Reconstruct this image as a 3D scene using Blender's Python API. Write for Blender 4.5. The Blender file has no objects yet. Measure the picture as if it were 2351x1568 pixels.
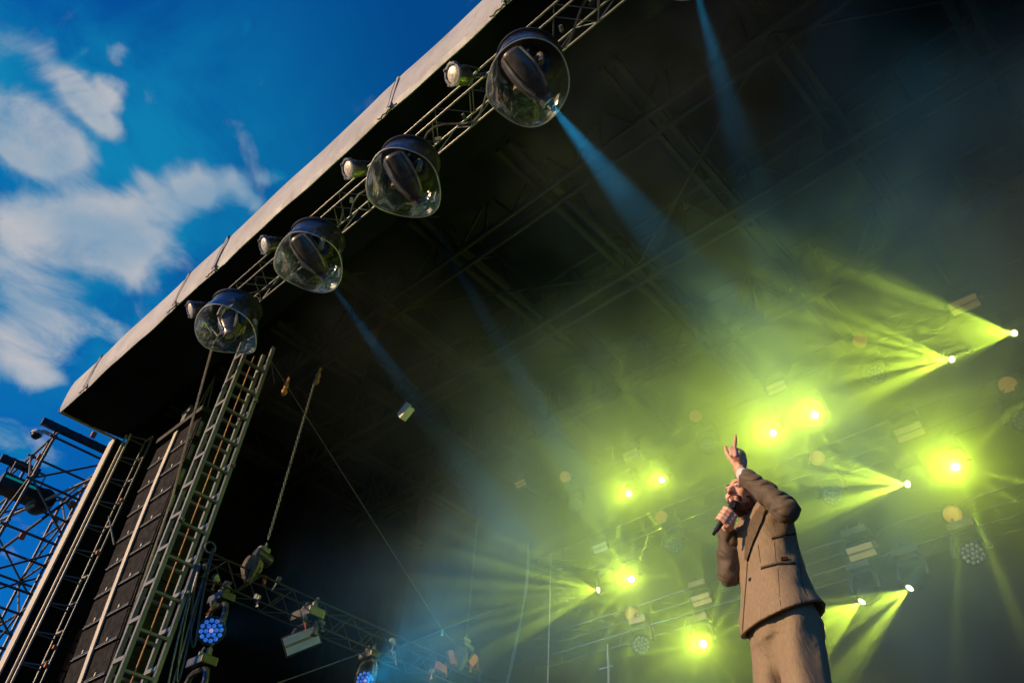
import bpy, bmesh, math, random
import numpy as np
from mathutils import Vector, Matrix, Quaternion
from mathutils.bvhtree import BVHTree
random.seed(7); rng = np.random.default_rng(7)
SC = bpy.context.scene
COL = SC.collection
V = Vector
# ---------------------------------------------------------------- camera
CAMR = ((0.73201747, 0.67927901, 0.05225367), (-0.43803903, 0.52801447, -0.72754555), (-0.52179712, 0.5096869, 0.68406654))
cr, cd, cf = [V(q) for q in CAMR]
CAM = V((0, 0, 1.5)); FPX = 1781.3
co = bpy.data.objects.new('camera', bpy.data.cameras.new('camera')); COL.objects.link(co); SC.camera = co
mw = Matrix((cr, -cd, -cf)).transposed().to_4x4(); mw.translation = CAM; co.matrix_world = mw
co.data.sensor_width = 36; co.data.lens = 36 * FPX / 2351; co.data.clip_start = .05; co.data.clip_end = 4000
# ---------------------------------------------------------------- render + exposure
SC.view_settings.view_transform = 'Standard'; SC.view_settings.look = 'None'
SC.view_settings.exposure = 0; SC.view_settings.gamma = 1; SC.view_settings.use_curve_mapping = False
cy = SC.cycles
cy.use_denoising = True; cy.max_bounces = 6; cy.diffuse_bounces = 3; cy.glossy_bounces = 3; cy.transmission_bounces = 6
cy.transparent_max_bounces = 24; cy.volume_bounces = 1; cy.volume_step_rate = 1.6; cy.volume_max_steps = 256
cy.sample_clamp_indirect = 4; cy.sample_clamp_direct = 0; cy.use_adaptive_sampling = False
# ---------------------------------------------------------------- sky and sun
SUN_AZ = V((-.47, -.883)); SUN_EL = math.radians(17)
sun_dir = V((SUN_AZ.x * math.cos(SUN_EL), SUN_AZ.y * math.cos(SUN_EL), math.sin(SUN_EL)))
sl = bpy.data.lights.new('sun', 'SUN'); sl.energy = 5.0; sl.angle = math.radians(.53); sl.color = (1, .68, .37)
so = bpy.data.objects.new('sun', sl); COL.objects.link(so); so.rotation_euler = (-sun_dir).to_track_quat('-Z', 'Y').to_euler(); so.location = (-30, -40, 20)

def at(u, v, x=None, y=None, z=None):
    "point of the place seen at (u, v) of the 2351 x 1568 view that lies on the plane x / y / z"
    d = cr * (u - 1175.5) + cd * (v - 784) + cf * FPX
    k = (z - 1.5) / d.z if z is not None else (y / d.y if y is not None else x / d.x)
    return CAM + d * k

class NT:
    def __init__(s, nt): s.nt = nt
    def n(s, t, **k):
        x = s.nt.nodes.new(t)
        for a, b in k.items():
            if a.startswith('i_'): x.inputs[int(a[2:]) if a[2:].isdigit() else a[2:].replace('_', ' ')].default_value = b
            else: setattr(x, a, b)
        return x
    def l(s, a, b): s.nt.links.new(a, b)
    def m(s, op, a, b=None, c=None, clamp=False):
        x = s.nt.nodes.new('ShaderNodeMath'); x.operation = op; x.use_clamp = clamp
        for i, q in enumerate((a, b, c)):
            if q is None: continue
            if isinstance(q, (int, float)): x.inputs[i].default_value = q
            else: s.nt.links.new(q, x.inputs[i])
        return x.outputs[0]
    def vm(s, op, a, b=None):
        x = s.nt.nodes.new('ShaderNodeVectorMath'); x.operation = op
        for i, q in enumerate((a, b)):
            if q is None: continue
            if isinstance(q, (tuple, list, Vector)): x.inputs[i].default_value = q
            else: s.nt.links.new(q, x.inputs[i])
        return x.outputs['Value'] if op in ('DISTANCE', 'LENGTH', 'DOT_PRODUCT') else x.outputs[0]
    def mr(s, v, a, b, c, d, smooth=True):
        x = s.nt.nodes.new('ShaderNodeMapRange'); x.interpolation_type = 'SMOOTHSTEP' if smooth else 'LINEAR'
        s.nt.links.new(v, x.inputs[0])
        for i, q in zip((1, 2, 3, 4), (a, b, c, d)): x.inputs[i].default_value = q
        return x.outputs[0]
    def mix(s, f, a, b):
        x = s.nt.nodes.new('ShaderNodeMix'); x.data_type = 'RGBA'
        for i, q in ((0, f), (6, a), (7, b)):
            if isinstance(q, (int, float)): x.inputs[i].default_value = q
            elif isinstance(q, (tuple, list)): x.inputs[i].default_value = q if len(q) == 4 else (*q, 1)
            else: s.nt.links.new(q, x.inputs[i])
        return x.outputs[2]
    def noise(s, vec, scale, detail=4, rough=.55, dist=0):
        x = s.n('ShaderNodeTexNoise'); x.inputs['Scale'].default_value = scale; x.inputs['Detail'].default_value = detail
        x.inputs['Roughness'].default_value = rough; x.inputs['Distortion'].default_value = dist
        if vec is not None: s.l(vec, x.inputs['Vector'])
        return x.outputs[0]

W = bpy.data.worlds.new('World'); SC.world = W; W.use_nodes = True
w = NT(W.node_tree); W.node_tree.nodes.clear()
wo = w.n('ShaderNodeOutputWorld'); bg = w.n('ShaderNodeBackground'); w.l(bg.outputs[0], wo.inputs[0]); bg.inputs[1].default_value = .1
sky = w.n('ShaderNodeTexSky'); sky.sky_type = 'NISHITA'; sky.sun_disc = False; sky.sun_elevation = SUN_EL
sky.sun_rotation = math.atan2(SUN_AZ.x, SUN_AZ.y); sky.air_density = 1.0; sky.dust_density = 0; sky.ozone_density = 3.0
tc = w.n('ShaderNodeTexCoord'); sp = w.n('ShaderNodeSeparateXYZ'); w.l(tc.outputs['Generated'], sp.inputs[0])
zc = w.m('MAXIMUM', sp.outputs[2], .06)
px = w.m('DIVIDE', sp.outputs[0], zc); py = w.m('DIVIDE', sp.outputs[1], zc)
cmb = w.n('ShaderNodeCombineXYZ'); w.l(px, cmb.inputs[0]); w.l(py, cmb.inputs[1]); P2 = cmb.outputs[0]
def skyxy(u, v):
    d = cr * (u - 1175.5) + cd * (v - 784) + cf * FPX
    return V((d.x / d.z, d.y / d.z, 0))
# cumulus banks: where each stands in the cloud layer (bearing/height of the layer), with ragged noise edges
BL = [(15, 250, 95, .8), (60, 310, 80, .85), (110, 340, 75, .95), (20, 340, 75, .9), (170, 370, 0, 0), (150, 380, 60, .5), (160, 210, 62, .85), (205, 240, 62, .95), (235, 275, 50, .85), (275, 215, 36, .7), (212, 140, 34, .5), (300, 145, 34, .6), (295, 235, 30, .6),
      (545, 85, 34, .28), (560, 60, 26, .2), (20, 530, 70, .8), (90, 520, 75, .85), (170, 505, 80, .85), (250, 520, 85, .9), (330, 500, 75, .95), (400, 460, 62, 1.0), (460, 415, 50, 1.0), (480, 450, 45, .8), (545, 410, 34, .8), (570, 455, 38, .8), (625, 405, 32, .55),
      (300, 590, 85, .6), (200, 590, 90, .65), (400, 560, 60, .5), (100, 600, 80, .6), (20, 640, 70, .5), (150, 720, 75, .72), (70, 740, 75, .7), (20, 800, 80, .7), (60, 860, 60, .6), (265, 755, 42, .5), (20, 1010, 70, .55), (330, 400, 32, .4), (585, 340, 50, .22), (20, 60, 60, .25), (100, 130, 60, .2)]
BL = [q for q in BL if q[2]]
warp = w.n('ShaderNodeTexNoise'); warp.inputs['Scale'].default_value = 5.5; warp.inputs['Detail'].default_value = 4; w.l(P2, warp.inputs['Vector'])
wv = w.vm('SUBTRACT', warp.outputs[1], (.5, .5, .5)); wv2 = w.vm('MULTIPLY', wv, (.12, .12, 0)); PW = w.vm('ADD', P2, wv2)
acc = None
for (u, v, rr, am) in BL:
    c = skyxy(u, v); r1 = (skyxy(u + rr, v) - skyxy(u - rr, v)).length / 2; r2 = (skyxy(u, v + rr) - skyxy(u, v - rr)).length / 2
    R = (r1 + r2) / 2
    dist = w.vm('DISTANCE', PW, (c.x, c.y, 0))
    g = w.mr(dist, 0, R * 1.65, am * .95, 0)
    acc = g if acc is None else w.m('ADD', acc, g)
n1 = w.noise(P2, 5.5, 10, .58, .5); n2 = w.noise(P2, 1.1, 4, .5)
far = w.mr(w.vm('DISTANCE', P2, (-.9, 0, 0)), .9, 1.6, 0, 1)                 # the same kind of cloud goes on outside the frame
acc = w.m('MINIMUM', acc, 1.15)
acc = w.m('ADD', acc, w.m('MULTIPLY', far, w.mr(n2, .58, .76, 0, .8)))
cl = w.m('ADD', acc, w.m('MULTIPLY', w.m('SUBTRACT', n1, .5), 2.7))
mask = w.mr(cl, .26, 1.2, 0, 1)
veil = w.m('MULTIPLY', w.mr(w.noise(P2, 2.6, 7, .6, .6), .32, .68, 0, 1), w.mr(w.vm('DISTANCE', P2, (-1.2, -.1, 0)), .25, .85, 1, .06))
veil = w.m('MAXIMUM', veil, w.m('MULTIPLY', w.mr(acc, .02, .6, 0, 1), .75))
skc = w.n('ShaderNodeMix', data_type='RGBA', blend_type='MULTIPLY'); skc.inputs[0].default_value = 1
w.l(sky.outputs[0], skc.inputs[6]); skc.inputs[7].default_value = (.02, .68, 1.45, 1)
c1 = w.mix(w.m('MULTIPLY', veil, .95), skc.outputs[2], (.05, 2.3, 4.5))
shade = w.mix(w.mr(w.noise(P2, 3.0, 5, .5), .35, .7, 0, 1), (2.4, 3.7, 5.0), (6.1, 5.7, 5.6))
c2 = w.mix(w.m('MULTIPLY', mask, .92), c1, shade)
w.l(c2, bg.inputs[0])

# ---------------------------------------------------------------- helpers
def setp(o, label=None, cat=None, group=None, kind=None):
    for a, b in (('label', label), ('category', cat), ('group', group), ('kind', kind)):
        if b: o[a] = b
    return o
def thing(name, label, cat, loc=(0, 0, 0), group=None):
    o = bpy.data.objects.new(name, None); COL.objects.link(o); o.location = loc; o.empty_display_size = .1
    return setp(o, label, cat, group)
def child(name, me, parent, M=None, label=None):
    "M is the local matrix under the parent"
    o = bpy.data.objects.new(name, me); COL.objects.link(o); o.parent = parent
    if M is not None: o.matrix_local = M
    if label: o['label'] = label
    return o
def mesh_of(bm, name, m, smooth=False):
    me = bpy.data.meshes.new(name); bm.normal_update(); bm.to_mesh(me); bm.free()
    if m: me.materials.append(m)
    if smooth:
        me.polygons.foreach_set('use_smooth', [True] * len(me.polygons))
        try: me.set_sharp_from_angle(angle=math.radians(40))
        except Exception: pass
    return me
def frame(d, up=V((0, 0, 1))):
    "rotation whose Z runs along d"
    d = V(d).normalized()
    if abs(d.dot(up)) > .995: up = V((0, 1, 0))
    x = up.cross(d).normalized(); y = d.cross(x)
    return Matrix((x, y, d)).transposed().to_4x4()
class MB:
    def __init__(s): s.bm = bmesh.new()
    def _add(s, f, M):
        n = len(s.bm.verts); r = f(); s.bm.verts.ensure_lookup_table()
        for v in r['verts']: v.co = M @ v.co
        return s
    def box(s, c, size, M=None, bev=0):
        r = bmesh.ops.create_cube(s.bm, size=1)
        for v in r['verts']: v.co = V((v.co.x * size[0], v.co.y * size[1], v.co.z * size[2]))
        vs = r['verts']
        if bev:
            es = list({e for v in vs for e in v.link_edges}); b = bmesh.ops.bevel(s.bm, geom=es, offset=bev, segments=2, affect='EDGES', profile=.7)
            vs = list({v for f in b['faces'] for v in f.verts} | {v for v in vs if v.is_valid})
            vs = list({v for v in vs} | {w_ for v in vs for e in v.link_edges for w_ in e.verts})
        T = Matrix.Translation(c) @ (M or Matrix())
        for v in vs: v.co = T @ v.co
        return s
    def lathe(s, prof, M=None, n=24, cap=(True, True), rfun=None):
        M = M or Matrix(); rings = []
        for k, (r, z) in enumerate(prof):
            ring = []
            for i in range(n):
                a = 2 * math.pi * i / n; rr, zz = (r, z) if rfun is None else rfun(k, a, r, z)
                ring.append(s.bm.verts.new(M @ V((rr * math.cos(a), rr * math.sin(a), zz))))
            rings.append(ring)
        for a, b in zip(rings, rings[1:]):
            for i in range(n): s.bm.faces.new((a[i], a[(i + 1) % n], b[(i + 1) % n], b[i]))
        if cap[0] and prof[0][0] > 0: s.bm.faces.new(list(reversed(rings[0])))
        if cap[1] and prof[-1][0] > 0: s.bm.faces.new(rings[-1])
        return s
    def tube(s, pts, r, n=8, closed=False, cap=True):
        pts = [V(p) for p in pts]; rings = []; up = None; N = len(pts)
        for i, p in enumerate(pts):
            a = pts[(i - 1) % N] if (closed or i > 0) else p; b = pts[(i + 1) % N] if (closed or i < N - 1) else p
            t = (b - a).normalized()
            if up is None: up = t.orthogonal().normalized()
            up = (up - t * up.dot(t)); up = up.normalized() if up.length > 1e-6 else t.orthogonal().normalized()
            q = t.cross(up); rr = r[i] if isinstance(r, (list, tuple)) else r
            rings.append([s.bm.verts.new(p + (up * math.cos(2 * math.pi * k / n) + q * math.sin(2 * math.pi * k / n)) * rr) for k in range(n)])
        for i in range(N if closed else N - 1):
            a, b = rings[i], rings[(i + 1) % N]
            for k in range(n): s.bm.faces.new((a[k], a[(k + 1) % n], b[(k + 1) % n], b[k]))
        if not closed and cap: s.bm.faces.new(list(reversed(rings[0]))); s.bm.faces.new(rings[-1])
        return s
    def bar(s, a, b, wx, wy, up=V((0, 0, 1))):
        a, b = V(a), V(b); return s.box((a + b) / 2, (wx, wy, (b - a).length), frame(b - a, up))
    def mesh(s, name, m, smooth=False):
        bmesh.ops.recalc_face_normals(s.bm, faces=s.bm.faces[:]); return mesh_of(s.bm, name, m, smooth)
    def top(s, name, m, label=None, cat=None, group=None, kind=None, smooth=False, origin=None):
        "a top-level object whose origin is at its base"
        co_ = [v.co for v in s.bm.verts]
        if origin is None: origin = V((sum(c.x for c in co_) / len(co_), sum(c.y for c in co_) / len(co_), min(c.z for c in co_)))
        for v in s.bm.verts: v.co -= V(origin)
        o = bpy.data.objects.new(name, s.mesh(name, m, smooth)); COL.objects.link(o); o.location = origin
        return setp(o, label, cat, group, kind)
    def part(s, name, m, root, label=None, smooth=False, base=None):
        "a child whose vertices were given in world coordinates; base = root location (for sub-parts too)"
        base = V(base) if base is not None else V(root.location)
        for v in s.bm.verts: v.co -= base
        return child(name, s.mesh(name, m, smooth), root, label=label)
UC = {}
def unit_cyl(m, n=8):
    k = (m.name, n)
    if k not in UC:
        b = MB(); b.lathe([(1, -.5), (1, .5)], n=n); UC[k] = b.mesh('tube_' + m.name, m, True)
    return UC[k]
def unit_box(m):
    k = (m.name, 'b')
    if k not in UC: b = MB(); b.box((0, 0, 0), (1, 1, 1)); UC[k] = b.mesh('bar_' + m.name, m)
    return UC[k]
def rod(name, a, b, r, m, root, base=None, n=8, label=None):
    base = V(base) if base is not None else V(root.location)
    a, b = V(a) - base, V(b) - base
    M = Matrix.Translation((a + b) / 2) @ frame(b - a) @ Matrix.Diagonal((r, r, (b - a).length, 1))
    return child(name, unit_cyl(m, n), root, M, label)
def beam(name, a, b, wx, wy, m, root, base=None, up=V((0, 0, 1)), label=None):
    base = V(base) if base is not None else V(root.location)
    a, b = V(a) - base, V(b) - base
    M = Matrix.Translation((a + b) / 2) @ frame(b - a, up) @ Matrix.Diagonal((wx, wy, (b - a).length, 1))
    return child(name, unit_box(m), root, M, label)

def mat(name, col, rough=.6, metal=0, var=.25, nscale=6, bump=0, bscale=60, emit=None, estr=0, spec=.5, sheen=0, dirt=None, coat=0):
    m = bpy.data.materials.new(name); m.use_nodes = True; t = NT(m.node_tree); b = m.node_tree.nodes['Principled BSDF']
    tc_ = t.n('ShaderNodeTexCoord'); o = tc_.outputs['Object']
    nz = t.noise(o, nscale, 6, .6)
    dark = tuple(c * (1 - var) for c in col); lite = tuple(min(1, c * (1 + var)) for c in col)
    c = t.mix(t.mr(nz, .35, .65, 0, 1), dark, lite)
    if dirt: c = t.mix(t.m('MULTIPLY', t.mr(t.noise(o, nscale * 3.1, 8, .7, .5), .52, .72, 0, 1), dirt[1]), c, dirt[0])
    t.l(c, b.inputs['Base Color']); b.inputs['Metallic'].default_value = metal
    t.l(t.mr(t.noise(o, nscale * 2.3, 4), .3, .7, max(.02, rough - .1), min(1, rough + .12)), b.inputs['Roughness'])
    b.inputs['Specular IOR Level'].default_value = spec
    if sheen: b.inputs['Sheen Weight'].default_value = sheen
    if coat: b.inputs['Coat Weight'].default_value = coat
    if bump:
        bp = t.n('ShaderNodeBump'); bp.inputs['Strength'].default_value = bump; bp.inputs['Distance'].default_value = .01
        t.l(t.noise(o, bscale, 6, .6), bp.inputs['Height']); t.l(bp.outputs[0], b.inputs['Normal'])
    if emit: b.inputs['Emission Color'].default_value = (*emit, 1); b.inputs['Emission Strength'].default_value = estr
    return m
M = {}
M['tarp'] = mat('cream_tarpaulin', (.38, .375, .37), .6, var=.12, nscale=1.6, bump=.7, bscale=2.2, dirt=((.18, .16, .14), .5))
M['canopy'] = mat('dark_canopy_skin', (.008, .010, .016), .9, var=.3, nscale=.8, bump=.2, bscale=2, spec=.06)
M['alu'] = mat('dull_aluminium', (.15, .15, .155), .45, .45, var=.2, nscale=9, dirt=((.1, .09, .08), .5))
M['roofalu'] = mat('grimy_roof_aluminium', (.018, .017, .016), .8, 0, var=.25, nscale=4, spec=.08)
M['blackalu'] = mat('black_truss_paint', (.014, .014, .015), .45, .1, var=.3, nscale=8, dirt=((.06, .055, .05), .25))
M['steel'] = mat('galvanised_steel', (.12, .122, .125), .55, .25, var=.3, nscale=14, dirt=((.12, .07, .04), .35))
M['towerpaint'] = mat('worn_grey_tower_paint', (.13, .13, .128), .5, .1, var=.15, nscale=7, dirt=((.15, .13, .11), .5))
M['cream'] = mat('cream_mast_paint', (.60, .52, .38), .5, var=.1, nscale=4, dirt=((.25, .17, .1), .35))
M['black'] = mat('black_plastic', (.016, .016, .018), .42, var=.3, nscale=10, bump=.06, bscale=90)
M['housing'] = mat('lamp_housing', (.045, .044, .046), .33, .25, var=.25, nscale=9, dirt=((.12, .11, .10), .35))
M['bullet'] = mat('bronze_grey_lamp_shell', (.13, .11, .10), .30, .3, var=.15, nscale=6)
M['ribs'] = mat('sunlit_bronze_edge', (.42, .34, .27), .4, .3, var=.3, nscale=12)  # lighter bronze: sunlight on ribs and yoke arms put into the colour
M['grille'] = mat('speaker_grille', (.011, .0085, .0072), .8, 0, var=.2, nscale=5, bump=.5, bscale=160, spec=.15)
M['grilleframe'] = mat('speaker_cabinet', (.007, .0065, .006), .7, var=.2, nscale=6, spec=.15)
M['strap'] = mat('pale_webbing', (.60, .53, .42), .8, var=.12, nscale=20, bump=.3, bscale=120)
M['rope'] = mat('twisted_rope', (.30, .25, .20), .8, var=.3, nscale=40, bump=.4, bscale=200)
M['cable'] = mat('black_rubber_cable', (.03, .028, .028), .45, var=.2, nscale=20)
M['drape'] = mat('black_drape', (.005, .0048, .006), .9, var=.25, nscale=3, bump=.2, bscale=30, spec=.08)
M['deck'] = mat('stage_deck', (.05, .045, .04), .6, var=.25, nscale=3)
M['ground'] = mat('trodden_grass', (.022, .024, .014), .9, var=.4, nscale=1.2)
M['red'] = mat('red_webbing', (.40, .03, .015), .6, var=.2, nscale=20)
M['orange'] = mat('orange_tag', (.7, .16, .04), .6, var=.2, nscale=20)
M['white'] = mat('white_camera_shell', (.6, .6, .6), .35, var=.08, nscale=10)
M['brass'] = mat('orange_strap', (.45, .2, .07), .7, var=.2, nscale=20)
M['parlens'] = mat('par_reflector', (.80, .70, .52), .35, .25, var=.25, nscale=26, bump=.4, bscale=45)
M['amber'] = mat('amber_blinder_lens', (.95, .46, .12), .4, var=.2, nscale=20, bump=.2, bscale=60, emit=(1, .42, .10), estr=.42)
M['panel'] = mat('strobe_diffuser', (.72, .70, .62), .5, var=.06, nscale=12)
M['panel_amber'] = mat('amber_lit_diffuser', (.85, .56, .20), .5, var=.06, nscale=12, emit=(1, .55, .16), estr=.22)  # amber of the warmly lit panels put into colour and glow
M['panel_tube'] = mat('strobe_tube', (.5, .36, .06), .4, var=.1, nscale=12)
M['cell_blue'] = mat('blue_lit_led_cell', (.1, .2, .5), .15, var=.2, nscale=60, emit=(.03, .17, .75), estr=.55)
M['cell_pink'] = mat('pale_lit_led_cell', (.3, .3, .5), .15, var=.2, nscale=60, emit=(.35, .32, .85), estr=.8)
M['cell_off'] = mat('unlit_led_lens', (.5, .5, .45), .12, .2, var=.2, nscale=60, spec=.8)
M['lampcore'] = mat('lit_lamp_lens', (.8, .8, .6), .2, var=.05, nscale=10, emit=(1, .93, .42), estr=26)
M['lampside'] = mat('lit_lamp_lens_edge_on', (.8, .8, .6), .2, var=.05, nscale=10, emit=(.95, 1, .45), estr=9)
M['bluecore'] = mat('blue_lit_lens', (.1, .3, .6), .2, var=.05, nscale=10, emit=(.02, .42, .8), estr=.7)
M['tealstrip'] = mat('teal_lit_strip', (.05, .3, .3), .3, var=.05, nscale=10, emit=(.0, .35, .35), estr=.35)
M['paper'] = mat('silver_foil_tag', (.5, .48, .46), .5, var=.1, nscale=20)

def glass_mat():
    m = bpy.data.materials.new('scuffed_sky_tinted_plastic'); m.use_nodes = True; t = NT(m.node_tree); nt = m.node_tree; nt.nodes.clear()
    out = t.n('ShaderNodeOutputMaterial'); tr = t.n('ShaderNodeBsdfTransparent'); tr.inputs[0].default_value = (.93, .96, .98, 1)
    gl = t.n('ShaderNodeBsdfGlossy'); gl.inputs['Roughness'].default_value = .22; gl.inputs[0].default_value = (.9, .95, 1, 1)
    df = t.n('ShaderNodeBsdfTranslucent'); df.inputs[0].default_value = (.30, .42, .55, 1)  # scuff haze tinted blue: sky reflection put into the colour
    fr = t.n('ShaderNodeFresnel'); fr.inputs[0].default_value = 1.5
    tc_ = t.n('ShaderNodeTexCoord'); nz = t.noise(tc_.outputs['Object'], 5, 8, .7, 1.5)
    bp = t.n('ShaderNodeBump'); bp.inputs['Strength'].default_value = .8; bp.inputs['Distance'].default_value = .05; t.l(t.noise(tc_.outputs['Object'], 4.5, 4, .5, 1), bp.inputs['Height'])
    t.l(bp.outputs[0], gl.inputs['Normal']); t.l(bp.outputs[0], fr.inputs['Normal'])
    a = t.n('ShaderNodeMixShader'); t.l(t.m('MULTIPLY_ADD', fr.outputs[0], 1.5, .08, clamp=True), a.inputs[0]); t.l(tr.outputs[0], a.inputs[1]); t.l(gl.outputs[0], a.inputs[2])
    b = t.n('ShaderNodeMixShader'); t.l(t.mr(nz, .45, .72, .02, .30), b.inputs[0]); t.l(a.outputs[0], b.inputs[1]); t.l(df.outputs[0], b.inputs[2])
    t.l(b.outputs[0], out.inputs[0]); return m
M['dome'] = glass_mat()
M['domerim'] = mat('dome_cut_edge', (.62, .55, .52), .3, var=.1, nscale=20, spec=.8)

# ---------------------------------------------------------------- setting
b = MB(); b.box((0, 0, -.5), (900, 900, 1)); b.top('ground', M['ground'], 'flat dark trodden grass field around the stage', 'ground', kind='structure')
b = MB(); b.box((-3.5, 7.1, 2.15), (23, 7.8, .3)); b.box((-3.5, 7.1, 1.0), (22.6, 7.4, 2.0)); b.top('stage_floor', M['deck'], 'dark raised stage floor under the performer', 'stage', kind='structure')
# stage canopy: closed shell extruded along x
XL, XR = -14.2, 8.5
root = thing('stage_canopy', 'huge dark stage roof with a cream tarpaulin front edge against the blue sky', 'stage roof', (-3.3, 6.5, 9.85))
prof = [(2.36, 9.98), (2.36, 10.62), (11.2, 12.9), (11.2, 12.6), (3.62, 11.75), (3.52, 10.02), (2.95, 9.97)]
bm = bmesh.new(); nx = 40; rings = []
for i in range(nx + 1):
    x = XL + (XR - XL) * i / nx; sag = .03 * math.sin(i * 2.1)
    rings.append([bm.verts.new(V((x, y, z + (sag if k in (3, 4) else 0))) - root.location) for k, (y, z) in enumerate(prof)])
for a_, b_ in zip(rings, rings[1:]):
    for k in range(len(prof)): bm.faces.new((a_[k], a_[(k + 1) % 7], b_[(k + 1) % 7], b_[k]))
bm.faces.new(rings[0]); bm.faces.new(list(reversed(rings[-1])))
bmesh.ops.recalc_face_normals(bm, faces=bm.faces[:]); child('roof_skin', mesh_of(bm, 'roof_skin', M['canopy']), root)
# fascia: tarpaulin panels laced together; seam positions along x
seams = [XL, -13.1, -9.95, -8.79, -4.77, -2.85, 1.2, 5.2, XR]
for k, (xa, xb) in enumerate(zip(seams, seams[1:])):
    bm = bmesh.new(); n = max(6, int((xb - xa) / .12)); g = []
    for i in range(n + 1):
        t = i / n; x = xa + .012 + (xb - xa - .024) * t; row = []
        e = max(0, 1 - min(t, 1 - t) * 9)
        for j, s_ in enumerate((0, .12, .3, .55, .72, .8, 1.0)):
            z = 9.92 + .74 * s_; y = 2.30 - .012 * math.sin(math.pi * s_) + .03 * (s_ < .05)
            y += .006 * math.sin(x * 11 + s_ * 5) * e + .008 * math.sin(x * 2.3 + k)
            if j == 0: z += .02 * e * math.sin(i * 2.7) + .012 * math.sin(x * 6)
            if j == 6: z += .006 * math.sin(x * 5)
            row.append(bm.verts.new(V((x, y, z)) - root.location))
        g.append(row)
    for a_, b_ in zip(g, g[1:]):
        for j in range(6): bm.faces.new((a_[j], b_[j], b_[j + 1], a_[j + 1]))
    bmesh.ops.recalc_face_normals(bm, faces=bm.faces[:])
    ge = bmesh.ops.solidify(bm, geom=bm.faces[:], thickness=.012)
    child('fascia_panel', mesh_of(bm, 'fascia_panel', M['tarp']), root)
for x in seams[1:-1]:
    b = MB()
    b.box((x + .02, 2.278, 10.28), (.04, .012, .72)); b.part('seam_flap', M['tarp'], root)
    b = MB(); b.tube([(x - .015 + .012 * math.sin(q), 2.272, 9.92 + .74 * q / 9) for q in range(10)], .004, 5); b.part('lacing', M['cable'], root)
    b = MB(); b.box((x, 2.3, 10.68), (.03, .04, .04), bev=.006); b.part('clamp', M['black'], root)
    b = MB(); pts = [(x - .22 + .05 * q, 2.30 + .01 * (q % 2), 9.92 - .02 * math.sin(q * 1.9) ** 2) for q in range(8)]; b.tube(pts, .010, 5); b.part('edge_cord', M['cable'], root)
# end gusset at the left corner
b = MB(); b.bar((XL - .02, 2.3, 9.96), (XL - .02, 3.5, 9.97), .02, .05); b.part('edge_piping', M['tarp'], root)
# black back and side drapes: pleated hanging cloth
def drape(name, label, pts_top, zb, fold=.05, n=120, zt=None, cat='drape'):
    "cloth hung along a ground line a->b between heights"
    (ax, ay), (bx, by) = pts_top; L = math.hypot(bx - ax, by - ay); tx, ty = (bx - ax) / L, (by - ay) / L
    bm = bmesh.new(); g = []
    for i in range(n + 1):
        s_ = i / n; row = []
        top = zt(s_) if callable(zt) else zt
        for j in range(9):
            q = j / 8; z = top + (zb - top) * q
            off = fold * (math.sin(s_ * L * 9 + .8 * math.sin(s_ * 13)) * (.5 + .5 * q) + .4 * math.sin(s_ * L * 23 + q * 2))
            row.append(bm.verts.new(V((ax + tx * s_ * L - ty * off, ay + ty * s_ * L + tx * off, z))))
        g.append(row)
    for a_, b_ in zip(g, g[1:]):
        for j in range(8): bm.faces.new((a_[j], b_[j], b_[j + 1], a_[j + 1]))
    bmesh.ops.solidify(bm, geom=bm.faces[:], thickness=.01)
    mb = MB(); mb.bm.free(); mb.bm = bm
    return mb.top(name, M['drape'], label, cat, smooth=True)
drape('backdrop', 'black pleated cloth closing the rear of the stage behind the trusses', ((XL, 10.9), (XR, 10.9)), 2.3, .02, 260, 12.56)
drape('side_drape', 'tall black side cloth beyond the speaker array', ((XL + .12, 3.62), (XL + .12, 10.84)), 2.3, .05, 90, lambda s_: 11.72 + .78 * s_)
drape('side_drape', 'black cloth closing the far right side of the stage', ((XR - .1, 3.95), (XR - .1, 10.84)), 2.3, .05, 90, lambda s_: 11.72 + .78 * s_)
drape('wing_drape', 'black swagged cloth beside the cream mast with a sloping top edge', ((-13.6, 4.05), (-11.6, 4.55)), 3.2, .055, 90, lambda s_: 6.2 + 3.3 * s_ ** .75)
# ---------------------------------------------------------------- trusses
def truss(root, a, b, w_, h_, rc, rb, bay, m, up=V((0, 0, 1)), jitter=0, faces='tbfr', cname='chord'):
    "box truss from a to b (centre line): four chords, zig-zag braces and end frames as single parts"
    a, b = V(a), V(b); d = (b - a).normalized(); side = d.cross(up).normalized(); upv = side.cross(d)
    L = (b - a).length; n = max(1, round(L / bay))
    c = {(s1, s2): side * (s1 * w_ / 2) + upv * (s2 * h_ / 2) for s1 in (-1, 1) for s2 in (-1, 1)}
    for o in c.values(): rod(cname, a + o, b + o, rc, m, root)
    fl = {'t': ((-1, 1), (1, 1)), 'b': ((-1, -1), (1, -1)), 'f': ((-1, -1), (-1, 1)), 'r': ((1, -1), (1, 1))}
    for f_ in faces:
        p, q = fl[f_]
        for i in range(n):
            s0 = a + d * (L * i / n); s1 = a + d * (L * (i + 1) / n); mid = (s0 + s1) / 2
            rod('brace', s0 + c[p], mid + c[q], rb, m, root, n=6); rod('brace', mid + c[q], s1 + c[p], rb, m, root, n=6)
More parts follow.
